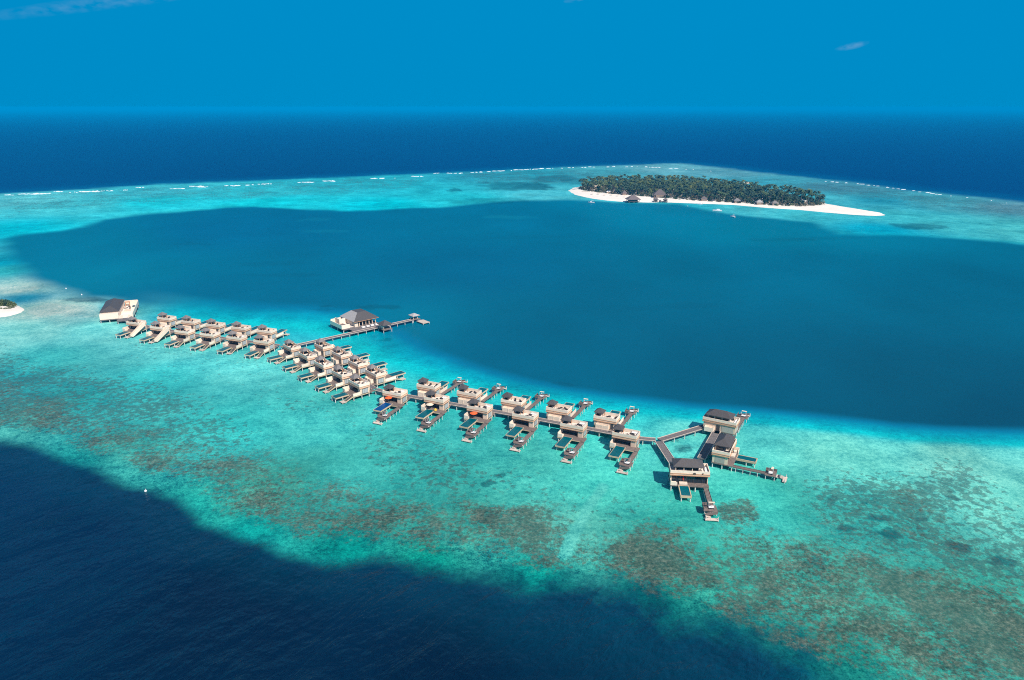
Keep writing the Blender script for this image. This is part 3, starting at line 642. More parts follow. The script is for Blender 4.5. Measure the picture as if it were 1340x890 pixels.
def make_jetty(label, flip, large=False, group=None):
    s = -1 if flip else 1
    du = 3.0 if large else 0.0; dv = -4.6 if large else (2.7 if flip else 0.0); v1 = 14.4 if large else 12.0
    def B(bm, u0, u1, v0, v1, z0, z1, mi=0): box(bm, u0 + du, u1 + du, -s * (v0 + dv), -s * (v1 + dv), z0, z1, 0, mi)
    t = thing('jetty', label, 'jetty', group=group)
    bm = bmesh.new(); B(bm, 6.85, 8.05, 4.63, v1, 1.35, 1.58); obj('walkway_deck', bm, 'deck', t)
    bm = bmesh.new(); B(bm, 6.72, 6.8, 4.63, v1, 1.38, 1.72); B(bm, 8.1, 8.18, 4.63, v1, 1.38, 1.72); obj('edge_kerb', bm, 'clad', t)
    sp = []
    n = int((v1 - 5) / 2.2)
    for i in range(n):
        v = 5.6 + i * 2.2
        sp += [(6.72 + du, -s * (v + dv)), (8.18 + du, -s * (v + dv))]
    sp += [(u + du, -s * (v + dv)) for u in (5.3, 8.6) for v in (v1 + 0.3, v1 + 2.9, v1 + 6.0)]
    piles(t, sp, 1.36, 0.11)
    bm = bmesh.new(); B(bm, 5.0, 8.8, v1 + 0.003, v1 + 3.2, 1.38, 1.6); obj('platform', bm, 'deck', t)
    bm = bmesh.new(); B(bm, 4.92, 5.0, v1, v1 + 3.2, 1.4, 2.35); B(bm, 5.0, 6.3, v1 - 0.08, v1, 1.4, 2.35); obj('screen', bm, 'clad', t)
    bm = bmesh.new()
    for i in range(7): B(bm, 8.7 - 0.48 * (i + 1), 8.7 - 0.48 * i - 0.02, v1 + 3.25, v1 + 4.15, 1.42 - 0.11 * i, 1.50 - 0.11 * i)
    obj('stair_flight', bm, 'paleboard', t)
    bm = bmesh.new()
    a = [bm.verts.new((u + du, -s * (v + dv), z)) for v in (v1 + 4.2, v1 + 4.3) for u, z in ((8.7, 1.25), (8.7, 2.15), (5.3, 1.35), (5.3, 0.5))]
    for q in ((0, 1, 2, 3), (4, 5, 6, 7), (0, 1, 5, 4), (1, 2, 6, 5), (2, 3, 7, 6), (3, 0, 4, 7)): bm.faces.new([a[i] for i in q])
    obj('handrail', bm, 'clad', t)
    bm = bmesh.new()
    for i in range(3): B(bm, 5.3 + 0.5 * i, 5.3 + 0.5 * i + 0.48, v1 + 4.4, v1 + 5.2, 0.70 - 0.1 * i, 0.78 - 0.1 * i)
    obj('stair_flight', bm, 'paleboard', t)
    bm = bmesh.new(); B(bm, 5.0, 8.7, v1 + 5.25, v1 + 6.4, 0.36, 0.54); obj('lower_landing', bm, 'paleboard', t)
    return t

def make_large_villa(label, flip, group=None):
    s = -1 if flip else 1
    def B(bm, u0, u1, v0, v1, z0, z1, mi=0): box(bm, u0, u1, -s * v0, -s * v1, z0, z1, 0, mi)
    t = thing('large_pool_villa', label, 'villa', group=group)
    bm = bmesh.new(); B(bm, 0, 11.4, -6.6, 0, 1.6, 1.9); B(bm, 4.6, 6.6, -8.6, -6.6, 1.6, 1.9); obj('deck', bm, 'deck', t)
    piles(t, [(u, -s * v) for u in (0.25, 3.8, 7.4, 11.1) for v in (-6.3, -3.3, -0.3)] + [(u, -s * v) for u in (2.6, 5.2) for v in (3.2, 5.8)], 1.6, 0.18)
    bm = bmesh.new(); B(bm, 0.2, 11.2, -6.5, -6.25, 1.9, 4.6); B(bm, 0.2, 0.45, -6.25, -1.9, 1.9, 4.6); B(bm, 10.95, 11.2, -6.25, -1.7, 1.9, 4.6); obj('wall', bm, 'wall', t)
    bm = bmesh.new(); B(bm, 0.42, 10.95, -2.2, -2.12, 1.95, 4.55); g = obj('glass_front', bm, 'glass', t)
    bm = bmesh.new()
    for i in range(9): B(bm, 0.5 + i * 1.3 - 0.06, 0.5 + i * 1.3 + 0.06, -2.115, -2.0, 1.9, 4.58)
    obj('frame', bm, 'frame', g)
    bm = bmesh.new(); B(bm, 4.75, 5.95, -6.6, -6.5, 1.9, 4.1); obj('door', bm, 'frame', t)
    bm = bmesh.new(); B(bm, 6.6, 10.7, -6.58, -6.5, 1.95, 4.1); B(bm, 11.2, 11.28, -5.6, -2.6, 1.95, 4.1); obj('cladding', bm, mat('grey beige panel', (0.40, 0.36, 0.31), 0.8, 0.2, 0.1, 2) if 'panel' not in M else 'panel', t)
    bm = bmesh.new(); ring(B, bm, 1.0, 4.2, -8.1, -6.5, 1.65, 3.3, 0.15); B(bm, 1.2, 4.0, -7.9, -6.5, 1.65, 2.7); obj('bathroom_court', bm, 'white', t)
    bm = bmesh.new(); B(bm, 0.0, 0.18, -1.7, 0, 1.9, 3.4); B(bm, 0.18, 1.9, -0.18, 0, 1.9, 3.0); B(bm, 0.4, 1.8, -1.5, -0.4, 1.9, 2.5); obj('bath_screen', bm, 'white', t)
    bm = bmesh.new(); B(bm, -0.1, 11.5, -6.7, -1.2, 4.85, 5.2); obj('roof_slab', bm, 'wall', t)
    bm = bmesh.new(); B(bm, -0.2, 11.6, -6.8, -1.1, 4.6, 4.85); ring(B, bm, -0.2, 11.6, -6.8, -1.1, 5.18, 5.40, 0.12); obj('fascia', bm, 'band', t)
    bm = bmesh.new(); ring(B, bm, -0.12, 11.52, -6.72, -1.18, 5.40, 6.3, 0.2); obj('parapet', bm, 'white', t)
    bm = bmesh.new(); B(bm, 0.1, 11.3, -6.5, -1.4, 5.203, 5.3); obj('terrace_floor', bm, 'terrace', t)
    bm = bmesh.new(); B(bm, 2.0, 8.6, -5.9, -3.9, 5.3, 7.3); obj('upper_room', bm, 'glass', t)
    for u in (1.5, 3.9, 6.4, 8.9):
        for v in (-6.1, -2.0):
            bm = bmesh.new(); box(bm, u - 0.12, u + 0.12, -s * v - 0.12, -s * v + 0.12, 5.3, 7.3); obj('post', bm, 'wall', t)
    bm = bmesh.new()
    y0, y1 = sorted((-s * -6.75, -s * -1.45)); hiproof(bm, 0.7, 9.9, y0, y1, 7.25, 9.0, 0.18); obj('roof', bm, 'slate', t)
    bm = bmesh.new(); B(bm, 10.3, 11.1, -5.5, -2.0, 5.3, 5.75); B(bm, 2.5, 5.0, -3.4, -2.7, 5.3, 5.7); obj('bench', bm, 'linen', t)
    bm = bmesh.new(); ring(B, bm, 2.3, 5.5, -0.05, 6.2, 1.35, 2.02, 0.25); B(bm, 2.55, 5.25, 0.2, 5.95, 1.35, 1.5); pl = obj('pool', bm, 'poolrim', t)
    bm = bmesh.new(); B(bm, 2.55, 5.25, 0.2, 5.95, 1.6, 1.95); obj('pool_water', bm, 'poolteal', pl)
    bm = bmesh.new(); B(bm, 2.7, 5.1, -1.8, -0.6, 1.9, 2.35); obj('daybed_plinth', bm, 'white', t)
    return t

# furniture that stands on the decks and terraces
def make_lounger():
    t = thing('sun_lounger', 'x', 'sun lounger')
    bm = bmesh.new(); box(bm, -0.35, 0.35, -1.0, 1.0, 0.22, 0.30)
    for x in (-0.3, 0.3):
        for y in (-0.9, 0.9): box(bm, x - 0.04, x + 0.04, y - 0.04, y + 0.04, 0, 0.22)
    obj('frame', bm, 'frame', t)
    bm = bmesh.new(); box(bm, -0.34, 0.34, -0.98, 0.35, 0.303, 0.42, 0.03)
    a = [bm.verts.new(v) for v in ((-0.34, 0.36, 0.303), (0.34, 0.36, 0.303), (0.34, 0.98, 0.72), (-0.34, 0.98, 0.72), (-0.34, 0.30, 0.42), (0.34, 0.30, 0.42), (0.34, 0.92, 0.84), (-0.34, 0.92, 0.84))]
    for q in ((3, 2, 1, 0), (4, 5, 6, 7), (0, 1, 5, 4), (1, 2, 6, 5), (2, 3, 7, 6), (3, 0, 4, 7)): bm.faces.new([a[i] for i in q])
    obj('cushion', bm, 'charcoal', t)
    return t
def make_table():
    t = thing('low_table', 'x', 'table')
    bm = bmesh.new(); box(bm, -0.55, 0.55, -0.4, 0.4, 0.42, 0.5, 0.02); obj('table_top', bm, 'charcoal', t)
    for x in (-0.45, 0.45):
        bm = bmesh.new(); box(bm, x - 0.05, x + 0.05, -0.34, 0.34, 0, 0.42); obj('leg', bm, 'frame', t)
    return t
def make_parasol(canvas, label, closed=False):
    t = thing('parasol', label, 'parasol')
    bm = bmesh.new(); cyl(bm, 0, 0, 0, 2.5, 0.035); obj('pole', bm, 'steel', t)
    bm = bmesh.new(); cyl(bm, 0, 0, 0, 0.12, 0.35, 0.3, 12); obj('base', bm, 'frame', t)
    bm = bmesh.new()
    if closed: cyl(bm, 0, 0, 0.9, 2.2, 0.16, 0.10, 8); cyl(bm, 0, 0, 2.2, 2.6, 0.10, 0.02, 8)
    else:
        n = 8; r = 1.45
        top = bm.verts.new((0, 0, 2.6)); tl = bm.verts.new((0, 0, 2.52))
        a = [bm.verts.new((r * cos(2 * pi * i / n), r * sin(2 * pi * i / n), 2.08)) for i in range(n)]
        b = [bm.verts.new((r * .985 * cos(2 * pi * i / n), r * .985 * sin(2 * pi * i / n), 1.98)) for i in range(n)]
        for i in range(n):
            j = (i + 1) % n
            bm.faces.new((a[i], a[j], top)); bm.faces.new((a[j], a[i], b[i], b[j])); bm.faces.new((b[j], b[i], tl))
    obj('canopy', bm, canvas, t)
    return t
def make_daybed(canopy='cream'):
    t = thing('daybed', 'x', 'daybed')
    bm = bmesh.new(); box(bm, -0.8, 0.8, -0.65, 0.65, 0, 0.28); obj('base', bm, 'charcoal', t)
    bm = bmesh.new(); box(bm, -0.74, 0.74, -0.6, 0.6, 0.283, 0.45, 0.05); obj('mattress', bm, 'linen', t)
    for x in (-0.75, 0.75):
        for y in (-0.6, 0.6):
            bm = bmesh.new(); box(bm, x - 0.04, x + 0.04, y - 0.04, y + 0.04, 0.28, 1.95); obj('post', bm, 'steel', t)
    bm = bmesh.new(); box(bm, -0.85, 0.85, -0.7, 0.0, 1.953, 2.02); obj('canopy', bm, canopy, t)
    return t

def local(o, u, v, z=0.0):
    a = o[2]; return (o[0] + u * cos(a) - v * sin(a), o[1] + u * sin(a) + v * cos(a), z)

ORD = ['first', 'second', 'third', 'fourth', 'fifth', 'sixth']
PEAKS = dict(                                          # pavilion peaks of every villa, surveyed at 8.4 m above the water
 D=[(-47.55, 258.55), (-30.84, 252.17), (-14.21, 244.02), (2.35, 237.00), (19.01, 228.71), (36.04, 221.45)],
 E=[(-35.25, 265.56), (-18.86, 258.23), (-1.78, 250.03), (14.76, 242.79), (31.30, 235.29)],
 C=[(-102.84, 314.61), (-92.43, 303.10), (-82.51, 291.63), (-72.19, 280.08), (-62.90, 269.49)],
 F=[(-88.70, 315.99), (-77.98, 304.61), (-68.04, 292.83), (-58.28, 280.92)],
 A=[(-194.36, 352.57), (-178.43, 344.30), (-163.13, 337.55), (-148.82, 332.80), (-134.05, 327.79), (-119.09, 321.85)],
 B=[(-182.44, 360.62), (-167.32, 354.55), (-152.27, 348.66), (-137.53, 343.63), (-123.05, 338.33)])
ROWS = dict(
 D=(-25.0, False, False, 'villas of the near jetty row'), E=(-25.0, False, True, 'villas of the lagoon-side jetty row'),
 C=(-47.5, True, False, 'villas of the middle cluster, reef side'), F=(-47.5, True, True, 'villas of the middle cluster, lagoon side'),
 A=(-20.5, True, False, 'villas of the far left group, reef side'), B=(-20.5, True, True, 'villas of the far left group, lagoon side'))
def where(row, i):
    n = len(PEAKS[row]); k = ORD[i] + ' from left'
    return dict(D='front jetty row, ' + k, E='rear jetty row, ' + k, C='front middle row, ' + k, F='rear middle row, ' + k,
                A='front left row, ' + k, B='rear left row, ' + k)[row]
def villa_label(row, i):
    w = where(row, i)
    if row == 'D':
        return ['pool villa with bright blue pool and orange parasol; ' + w, 'pool villa with cream parasol and yellow beanbag on deck; ' + w, 'pool villa with orange parasol beside teal pool; ' + w,
                'two storey pool villa with plain deck; ' + w, 'two storey pool villa with plain deck; ' + w, 'pool villa with jetty, next to the walkway fork; ' + w][i]
    if row == 'E': return 'pool villa with its jetty towards the dark lagoon; ' + w
    if row == 'C': return 'pool villa with steps to shallow water, no jetty; ' + w
    if row == 'F': return 'pool villa with teal pool facing the lagoon, no jetty; ' + w
    if row == 'A':
        return ('pool villa with white outside stairs from its roof terrace; ' if i < 2 else 'cream pool villa with steps to shallow water; ') + w
    return 'cream pool villa partly hidden by the one before it; ' + w

lounger0 = make_lounger(); table0 = make_table(); daybed0 = make_daybed(); daybed1 = make_daybed('clad')
used = dict(l=False, t=False, d=False, d1=False)
def put(proto, key, loc, rz, label, group):
    if not used[key]:
        used[key] = True; proto.location = loc; proto.rotation_euler = (0, 0, rz); tag(proto, label, None, group); return proto
    return dup(proto, loc, rz, label, group)

VILLA = {}
jet = {}
for row in 'ABFCED':
    ang, steps, flip, grp = ROWS[row]; rz = R(ang); s = -1 if flip else 1
    for i, (px_, py_) in enumerate(PEAKS[row]):
        lab = villa_label(row, i)
        special = 'blue' if (row == 'D' and i == 0) else 'stair' if (row == 'A' and i < 2) else 'plain'
        key = (steps, flip, special)
        if key not in VILLA:
            v = make_villa(lab, steps, flip, 'poolblue' if special == 'blue' else 'poolteal', special == 'stair', group=grp)
            VILLA[key] = v; v.location = (px_, py_, 0); v.rotation_euler = (0, 0, rz)
        else: v = dup(VILLA[key], (px_, py_, 0), rz, lab, grp)
        o = (px_, py_, rz); w = where(row, i)
        vr = random.Random(row + str(i))
        if not steps:
            jl = ('brown timber jetty with stepped end; ' if row == 'D' else 'timber jetty reaching towards the lagoon; ') + w
            if flip not in jet: j = jet[flip] = make_jetty(jl, flip, group='timber jetties of the villas'); j.location = (px_, py_, 0); j.rotation_euler = (0, 0, rz)
            else: dup(jet[flip], (px_, py_, 0), rz, jl, 'timber jetties of the villas')
            put(*((daybed1, 'd1') if row == 'D' else (daybed0, 'd')), local(o, 7.2, -s * (13.6 + (2.7 if flip else 0)), 1.6), rz + (0 if s == 1 else pi), ('white daybed under a dark canopy on the jetty end; ' if row == 'D' else 'white canopied daybed on the jetty end; ') + w, 'white daybeds on the jetty ends')
        for k, (u, v_) in enumerate(((2.9 + vr.uniform(-.2, .2), 0.6), (5.5 + vr.uniform(-.3, .3), 0.7))):
            put(lounger0, 'l', local(o, u, -s * v_, 5.0), rz + vr.choice((0, 0.4, 1.3, pi, 2.5)), 'charcoal lounger %s on roof terrace; %s' % (('nearer pavilion', 'farther from pavilion')[k], w), 'charcoal sun loungers on the roof terraces')
        put(table0, 't', local(o, 4.2 + vr.uniform(-.2, .2), -s * -0.9, 5.0), rz + vr.uniform(-.3, .3), 'dark low table on roof terrace; ' + w, 'dark tables on the roof terraces')

def at_villa(row, i, u, v, z):
    p = PEAKS[row][i]; return local((p[0], p[1], R(ROWS[row][0])), u, -v if not ROWS[row][2] else v, z)
p0 = make_parasol('orange', 'open orange parasol beside the bright blue pool'); p0.location = at_villa('D', 0, 1.6, 3.0, 1.9); tag(p0, group='parasols on the villa decks')
dup(p0, at_villa('D', 2, 1.7, 3.0, 1.9), 0.3, 'open orange parasol beside a teal pool', 'parasols on the villa decks')
p1 = make_parasol('cream', 'open cream parasol beside the yellow beanbag'); p1.location = at_villa('D', 1, 1.5, 3.1, 1.9); tag(p1, group='parasols on the villa decks')
bm = bmesh.new(); bmesh.ops.create_uvsphere(bm, u_segments=12, v_segments=8, radius=0.6)
for v in bm.verts: v.co.z = max(-0.28, v.co.z * 0.8) + (0.25 if v.co.y > 0.3 else 0)
bb = obj('beanbag', bm, 'yellow', None, True); bb.location = at_villa('D', 1, 4.0, 3.4, 2.18); tag(bb, 'yellow beanbag on the deck beside the cream parasol', 'beanbag')

# the three large villas at the right end
LG = 'large villas at the right end'
def big(label, org, ang, flip, jl, dl):
    rz = R(ang); v = make_large_villa(label, flip, LG); v.location = (*org, 0); v.rotation_euler = (0, 0, rz)
    j = make_jetty(jl, flip, True, 'timber jetties of the villas'); j.location = (*org, 0); j.rotation_euler = (0, 0, rz)
    s = -1 if flip else 1
    put(daybed0, 'd', local((*org, rz), 10.2, -s * 11.4, 1.6), rz + (0 if s == 1 else pi), dl, 'white daybeds on the jetty ends')
    for k, (u, v_) in enumerate(((7.0, -1.9), (9.2, -2.0))):
        put(lounger0, 'l', local((*org, rz), u, -s * v_, 5.3), rz + k * 0.4, 'charcoal sun lounger, %s along terrace, %s' % (('nearer middle', 'nearer end')[k], label.split(';')[0]), 'charcoal sun loungers on the roof terraces')
    return v
M['panel'] = mat('grey beige panel', (0.40, 0.36, 0.31), 0.8, 0.2, 0.1, 2)
B3 = (47.60, 191.86)
big('large villa nearest the viewer; red folded parasol by its pool', B3, -6.0, False, 'timber jetty pointing straight at viewer from the nearest large villa', 'white canopied daybed on the jetty pointing straight at viewer')
c1 = (67.43, 232.38)
d1 = (c1[0] + 6.6 * cos(R(60)), c1[1] + 6.6 * sin(R(60)))
big('large villa farthest back; long slate roof and jetty behind', d1, -30.0, True, 'timber jetty behind the farthest back large villa', 'white canopied daybed on the jetty behind the farthest back large villa')
c2 = (73.89, 214.32)
big('large villa facing right; long narrow pool pointing right', (c2[0] + 1.0, c2[1] - 0.5), -117.0, True, 'timber jetty pointing right under the long narrow pool', 'white canopied daybed on the jetty pointing right')
p2 = make_parasol('red', 'folded red parasol at the pool of the nearest large villa', True); p2.location = local((*B3, R(-6)), 3.9, 1.95, 2.35 - 0.45); tag(p2, group='parasols on the villa decks')

# boardwalk spines behind the villa rows
def behind(row, i, du=0.0, v=-5.6):
    p = PEAKS[row][i]; a = R(ROWS[row][0]); q = local((p[0], p[1], a), du, -v); return (q[0], q[1])
sD0 = behind('D', 0, -5.5); sD1 = behind('D', 5, 6.5); J = (49.08, 222.94)
sC0 = behind('C', 0, -1.5); sC1 = behind('C', 4, 6.0)
sA0 = behind('A', 0, -2.0); sA1 = behind('A', 5, 8.0)
boardwalk('dark timber boardwalk between the two jetty villa rows', [sC1, sD0, behind('D', 2), behind('D', 3), sD1, J])
boardwalk('dark timber boardwalk through the middle villa cluster', [sA1, sC0, behind('C', 2), (sC1[0] - 0.9, sC1[1] + 0.9)])
boardwalk('dark timber boardwalk through the far left villas', [(-204.93, 366.76), sA0, behind('A', 2), behind('A', 3), (sA1[0] - 1.6, sA1[1] + 0.6)], 2.3, 1.9, 6.0)
boardwalk('grey boardwalk from the fork to the farthest large villa and on', [(J[0] + 1.4, J[1] - 0.2), (68.52, 233.61), (71.83, 229.81), (61.27, 209.08)], 2.6)
boardwalk('grey boardwalk slanting from the fork to the nearest large villa', [(J[0] + 0.8, J[1] - 1.4), (51.40, 205.68)], 2.6)

# ------------------------------------------------------------------ the pavilion restaurant on the lagoon edge and its jetty
SO = (-86.9, 350.7); SA = R(41.0)
def sl(x, y, z=0.0): return local((*SO, SA), x, y, z)
t = thing('overwater_restaurant', 'large cream building with big hipped roof on the lagoon edge, left of the jetty pavilions', 'restaurant', (*SO, 0), SA)
bm = bmesh.new(); box(bm, 0, 20.5, -1.5, 12.5, 1.5, 1.85); box(bm, 3, 22, -6.9, -1.5, 1.5, 1.83); obj('deck', bm, 'greydeck', t)
piles(t, [(x, y) for x in (0.3, 5, 10, 15, 20) for y in (-1.2, 5, 12)] + [(x, -6.6) for x in (3.5, 9, 15, 21.5)], 1.5, 0.22)
bm = bmesh.new()
box(bm, 0, 0.25, 0, 12.3, 1.85, 4.0); box(bm, 0.25, 4.6, 0, 0.25, 1.85, 3.9); box(bm, 0.25, 6.8, 12.05, 12.3, 1.85, 4.6); box(bm, 2.6, 6.8, 7.2, 7.45, 1.85, 5.2); box(bm, 2.6, 2.85, 7.45, 12.05, 1.85, 5.2)
obj('terrace_wall', bm, 'white', t)
bm = bmesh.new(); box(bm, 0.25, 6.8, 0.25, 7.2, 1.853, 2.3); obj('terrace_floor', bm, 'terrace', t)
bm = bmesh.new(); box(bm, 1.2, 4.2, 1.6, 6.4, 2.3, 2.9); obj('seating_pit', bm, 'clad', t)
bm = bmesh.new(); box(bm, 6.9, 19.0, 2.0, 11.4, 1.85, 5.0); box(bm, 6.9, 8.9, -1.0, 2.0, 1.85, 5.0); obj('wall', bm, 'white', t)
bm = bmesh.new(); box(bm, 8.95, 18.9, 1.90, 1.997, 2.0, 4.6); box(bm, 19.003, 19.08, 2.4, 10.8, 2.0, 4.6); obj('glass_front', bm, 'glass', t)
for i in range(6):
    bm = bmesh.new(); box(bm, 9.4 + i * 1.9, 9.75 + i * 1.9, -1.1, -0.75, 1.85, 5.0); obj('column', bm, 'wall', t)
for i in range(4):
    bm = bmesh.new(); box(bm, 9.2 + i * 2.6, 11.0 + i * 2.6, -4.6, -3.4, 1.83, 2.35); obj('bench', bm, 'linen', t)
e0, e1, f0, f1, ze, zr = 6.0, 20.6, -2.2, 13.2, 5.0, 8.3
rx, ra, rb, rx2 = 10.6, 2.4, 8.6, 16.0
bm = bmesh.new()
v = [bm.verts.new(p) for p in ((e0, f0, ze), (e1, f0, ze), (e1, f1, ze), (e0, f1, ze), (rx, ra, zr), (rx, rb, zr), (rx2, ra + 0.6, zr), (rx2, rb - 0.2, zr))]
for q in ((0, 1, 6, 4), (1, 2, 7, 6), (2, 3, 5, 7), (4, 6, 7, 5), (3, 2, 1, 0)): bm.faces.new([v[i] for i in q])
obj('roof', bm, 'slate', t)
bm = bmesh.new()  # left slope alone, in a lighter grey than the other roof slopes
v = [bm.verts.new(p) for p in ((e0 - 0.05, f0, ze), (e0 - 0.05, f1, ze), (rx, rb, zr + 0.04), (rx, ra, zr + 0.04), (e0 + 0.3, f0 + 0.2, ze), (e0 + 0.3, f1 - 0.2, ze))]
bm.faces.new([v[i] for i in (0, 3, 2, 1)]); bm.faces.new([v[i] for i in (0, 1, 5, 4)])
obj('pale_roof_slope', bm, 'greyslate', t)['label'] = 'light grey roof slope'
bm = bmesh.new(); box(bm, e0 + 0.2, e1 - 0.1, f0 + 0.1, f1 - 0.1, ze - 0.3, ze - 0.01); obj('eave_board', bm, 'band', t)

# jetty from the spine past the restaurant
a0, a1 = sl(-34, -8.2), sl(37.5, -8.0)
boardwalk('long dark jetty running past the big hipped roof to the open lagoon', [a0[:2], a1[:2]], 2.4, 1.7, 4.5)
def pavilion(name, label, loc, rz, half, eave, peak, roofm, walls=True):
    t = thing(name, label, 'pavilion', loc, rz, 'small pavilions on the long jetty')
    bm = bmesh.new(); box(bm, -half, half, -half, half, 1.35, 1.66); obj('deck', bm, 'deck', t)
    piles(t, [(x * (half - .3), y * (half - .3)) for x in (-1, 1) for y in (-1, 1)], 1.35, 0.18)
    for x in (-1, 1):
        for y in (-1, 1):
            bm = bmesh.new(); box(bm, x * (half - .7) - .12, x * (half - .7) + .12, y * (half - .7) - .12, y * (half - .7) + .12, 1.66, eave); obj('post', bm, 'wall', t)
    if walls:
        bm = bmesh.new(); box(bm, -half + 1, half - 1, half - 1.3, half - 1.05, 1.66, eave - 0.1); box(bm, -half + 1.0, -half + 1.2, -half + 1.4, half - 1.3, 1.66, eave - 0.6); obj('wall', bm, 'white', t)
    bm = bmesh.new(); hiproof(bm, -half - .3, half + .3, -half - .3, half + .3, eave, peak, 0.16); obj('roof', bm, roofm, t)
    return t
pavilion('jetty_pavilion', 'small hipped pavilion beside the jetty, next to the big roofed building', sl(18.2, -12.0), SA, 2.7, 4.0, 6.1, 'slate')
pavilion('jetty_pavilion', 'small pale roofed pavilion at the far end of the long jetty', sl(39.6, -6.6), SA, 2.0, 3.4, 4.7, 'greyslate', False)
t = thing('boat_landing', 'low wooden boat landing at the end of the long jetty', 'landing', sl(41.5, -12.2), SA)
bm = bmesh.new(); box(bm, -2.2, 2.2, -3.2, 3.2, 0.55, 0.8); obj('deck', bm, 'paleboard', t)
piles(t, [(x, y) for x in (-2, 2) for y in (-3, 0, 3)], 0.55, 0.16)
bm = bmesh.new()
for i in range(4): box(bm, -1.0, 1.0, 3.2 + i * .4, 3.58 + i * .4, 0.75 + i * 0.22, 0.87 + i * 0.22)
obj('steps', bm, 'deck', t)

# ------------------------------------------------------------------ the walled arrival building, far left
RO = (-219.7, 367.5); RA = R(21.0)
t = thing('arrival_building', 'cream walled building with slate roof and open courtyard, at the far left end', 'building', (*RO, 0), RA)
bm = bmesh.new(); box(bm, 0, 16, 0, 29, 1.4, 1.8); box(bm, 8.5, 16, -5.0, 0, 1.4, 1.75); obj('deck', bm, 'greydeck', t)
piles(t, [(x, y) for x in (0.3, 4.5, 9, 13, 15.7) for y in (0.3, 10, 19, 28.7)] + [(9, -4.6), (15.6, -4.6)], 1.4, 0.2)
bm = bmesh.new(); box(bm, 0, 9, 0.4, 3.6, 1.8, 4.6); box(bm, 0.3, 8.8, 3.6, 27.5, 1.8, 5.0); obj('wall', bm, 'white', t)
bm = bmesh.new(); box(bm, 0, 9, 3.2, 28.4, 5.0, 5.2); hiproof(bm, -0.2, 9.2, 3.0, 28.6, 5.2, 7.6, 0.15, 17.0); obj('roof', bm, 'slate', t)
bm = bmesh.new(); box(bm, 15.7, 16, 0, 29, 1.8, 4.2); box(bm, 8.9, 15.7, 28.6, 29, 1.8, 4.6); box(bm, 9.0, 11, 0, 0.3, 1.8, 3.4); box(bm, 13.5, 15.7, 0, 0.3, 1.8, 3.4); box(bm, 9.2, 13.5, 10.0, 10.3, 1.8, 3.0); box(bm, 12.9, 15.7, 19.0, 19.3, 1.8, 2.8); obj('courtyard_wall', bm, 'white', t)
bm = bmesh.new(); box(bm, 9.0, 15.7, 0.4, 28.5, 1.803, 1.95); obj('courtyard_floor', bm, 'terrace', t)
bm = bmesh.new(); box(bm, 10.0, 13.2, 13, 18, 1.953, 2.3); obj('raised_floor', bm, 'wall', t)
bm = bmesh.new(); box(bm, 12.8, 15.4, 21.5, 27.0, 1.953, 2.15); pr = obj('pool_rim', bm, 'white', t)
bm = bmesh.new(); box(bm, 13.1, 15.1, 21.8, 26.7, 2.153, 2.18); obj('pool_water', bm, 'poolteal', pr)
for k, (x, y) in enumerate(((12.4, 20.3), (15.0, 20.3), (10.4, 21.0), (11.6, 24.5))):
    put(lounger0, 'l', local((*RO, RA), x, y, 1.95), RA + k, 'charcoal sun lounger, %s in the walled courtyard' % ('nearest the pool', 'next to the outer wall', 'nearest the slate roof', 'alone at the back')[k], 'charcoal sun loungers in the courtyard')
t = thing('gazebo', 'small slatted timber gazebo in the walled courtyard', 'gazebo', local((*RO, RA), 10.8, 25.5, 1.95), RA)
for x in (-1, 1):
    for y in (-1, 1):
        bm = bmesh.new(); box(bm, x - .1, x + .1, y - .1, y + .1, 0, 2.5); obj('post', bm, 'band', t)
bm = bmesh.new()
for i in range(7): box(bm, -1.3, 1.3, -1.2 + i * .38, -1.05 + i * .38, 2.5, 2.65)
obj('slatted_roof', bm, 'band', t)

# ------------------------------------------------------------------ islands
def terrain(name, poly, top, rise, step, m, seed):
    p = np.array(poly); x0, y0 = p.min(0) - 8; x1, y1 = p.max(0) + 8
    xs = np.arange(x0, x1, step); ys = np.arange(y0, y1, step)
    Xg, Yg = np.meshgrid(xs, ys, indexing='ij')
    d = sdist(poly, Xg.ravel(), Yg.ravel()) + fbm(Xg.ravel(), Yg.ravel(), 12, 3, seed) * 1.5
    z = np.clip(top * (1 - np.exp(-np.clip(d, 0, None) / rise)), 0, top) + np.clip(d, -8, 0) * 0.12 + fbm(Xg.ravel(), Yg.ravel(), 18, 3, seed + 4) * 0.15 * (d > 3)
    z = z.reshape(Xg.shape); bm = bmesh.new(); vs = {}
    def V(i, j):
        if (i, j) not in vs: vs[i, j] = bm.verts.new((Xg[i, j], Yg[i, j], z[i, j]))
        return vs[i, j]
    for i in range(len(xs) - 1):
        for j in range(len(ys) - 1):
            if max(z[i, j], z[i + 1, j], z[i, j + 1], z[i + 1, j + 1]) > -0.1: bm.faces.new((V(i, j), V(i + 1, j), V(i + 1, j + 1), V(i, j + 1)))
    o = obj(name, bm, m, None, True); tag(o, kind='structure'); return o
M['sand'] = mat('white coral sand', (0.78, 0.70, 0.61), 0.95, 0.1, 0.06, 0.08)
ISLE = [(78.2, 1008.0), (83.5, 958.1), (99.6, 919.9), (117.2, 898.0), (138.6, 883.7), (161.9, 878.6), (186.3, 880.1), (214.8, 871.3), (261.6, 855.8), (291.7, 830.1), (323.4, 812.1), (345.6, 791.3), (367.7, 773.7), (386.0, 765.8), (399.4, 771.4), (401.7, 791.3), (393.5, 813.4), (382.8, 842.1), (376.1, 864.2), (360.2, 901.1), (333.0, 961.6), (302.6, 1032.4), (269.5, 1073.9), (229.0, 1095.9), (184.1, 1101.5), (137.4, 1095.9), (106.7, 1073.9), (87.3, 1042.5)]
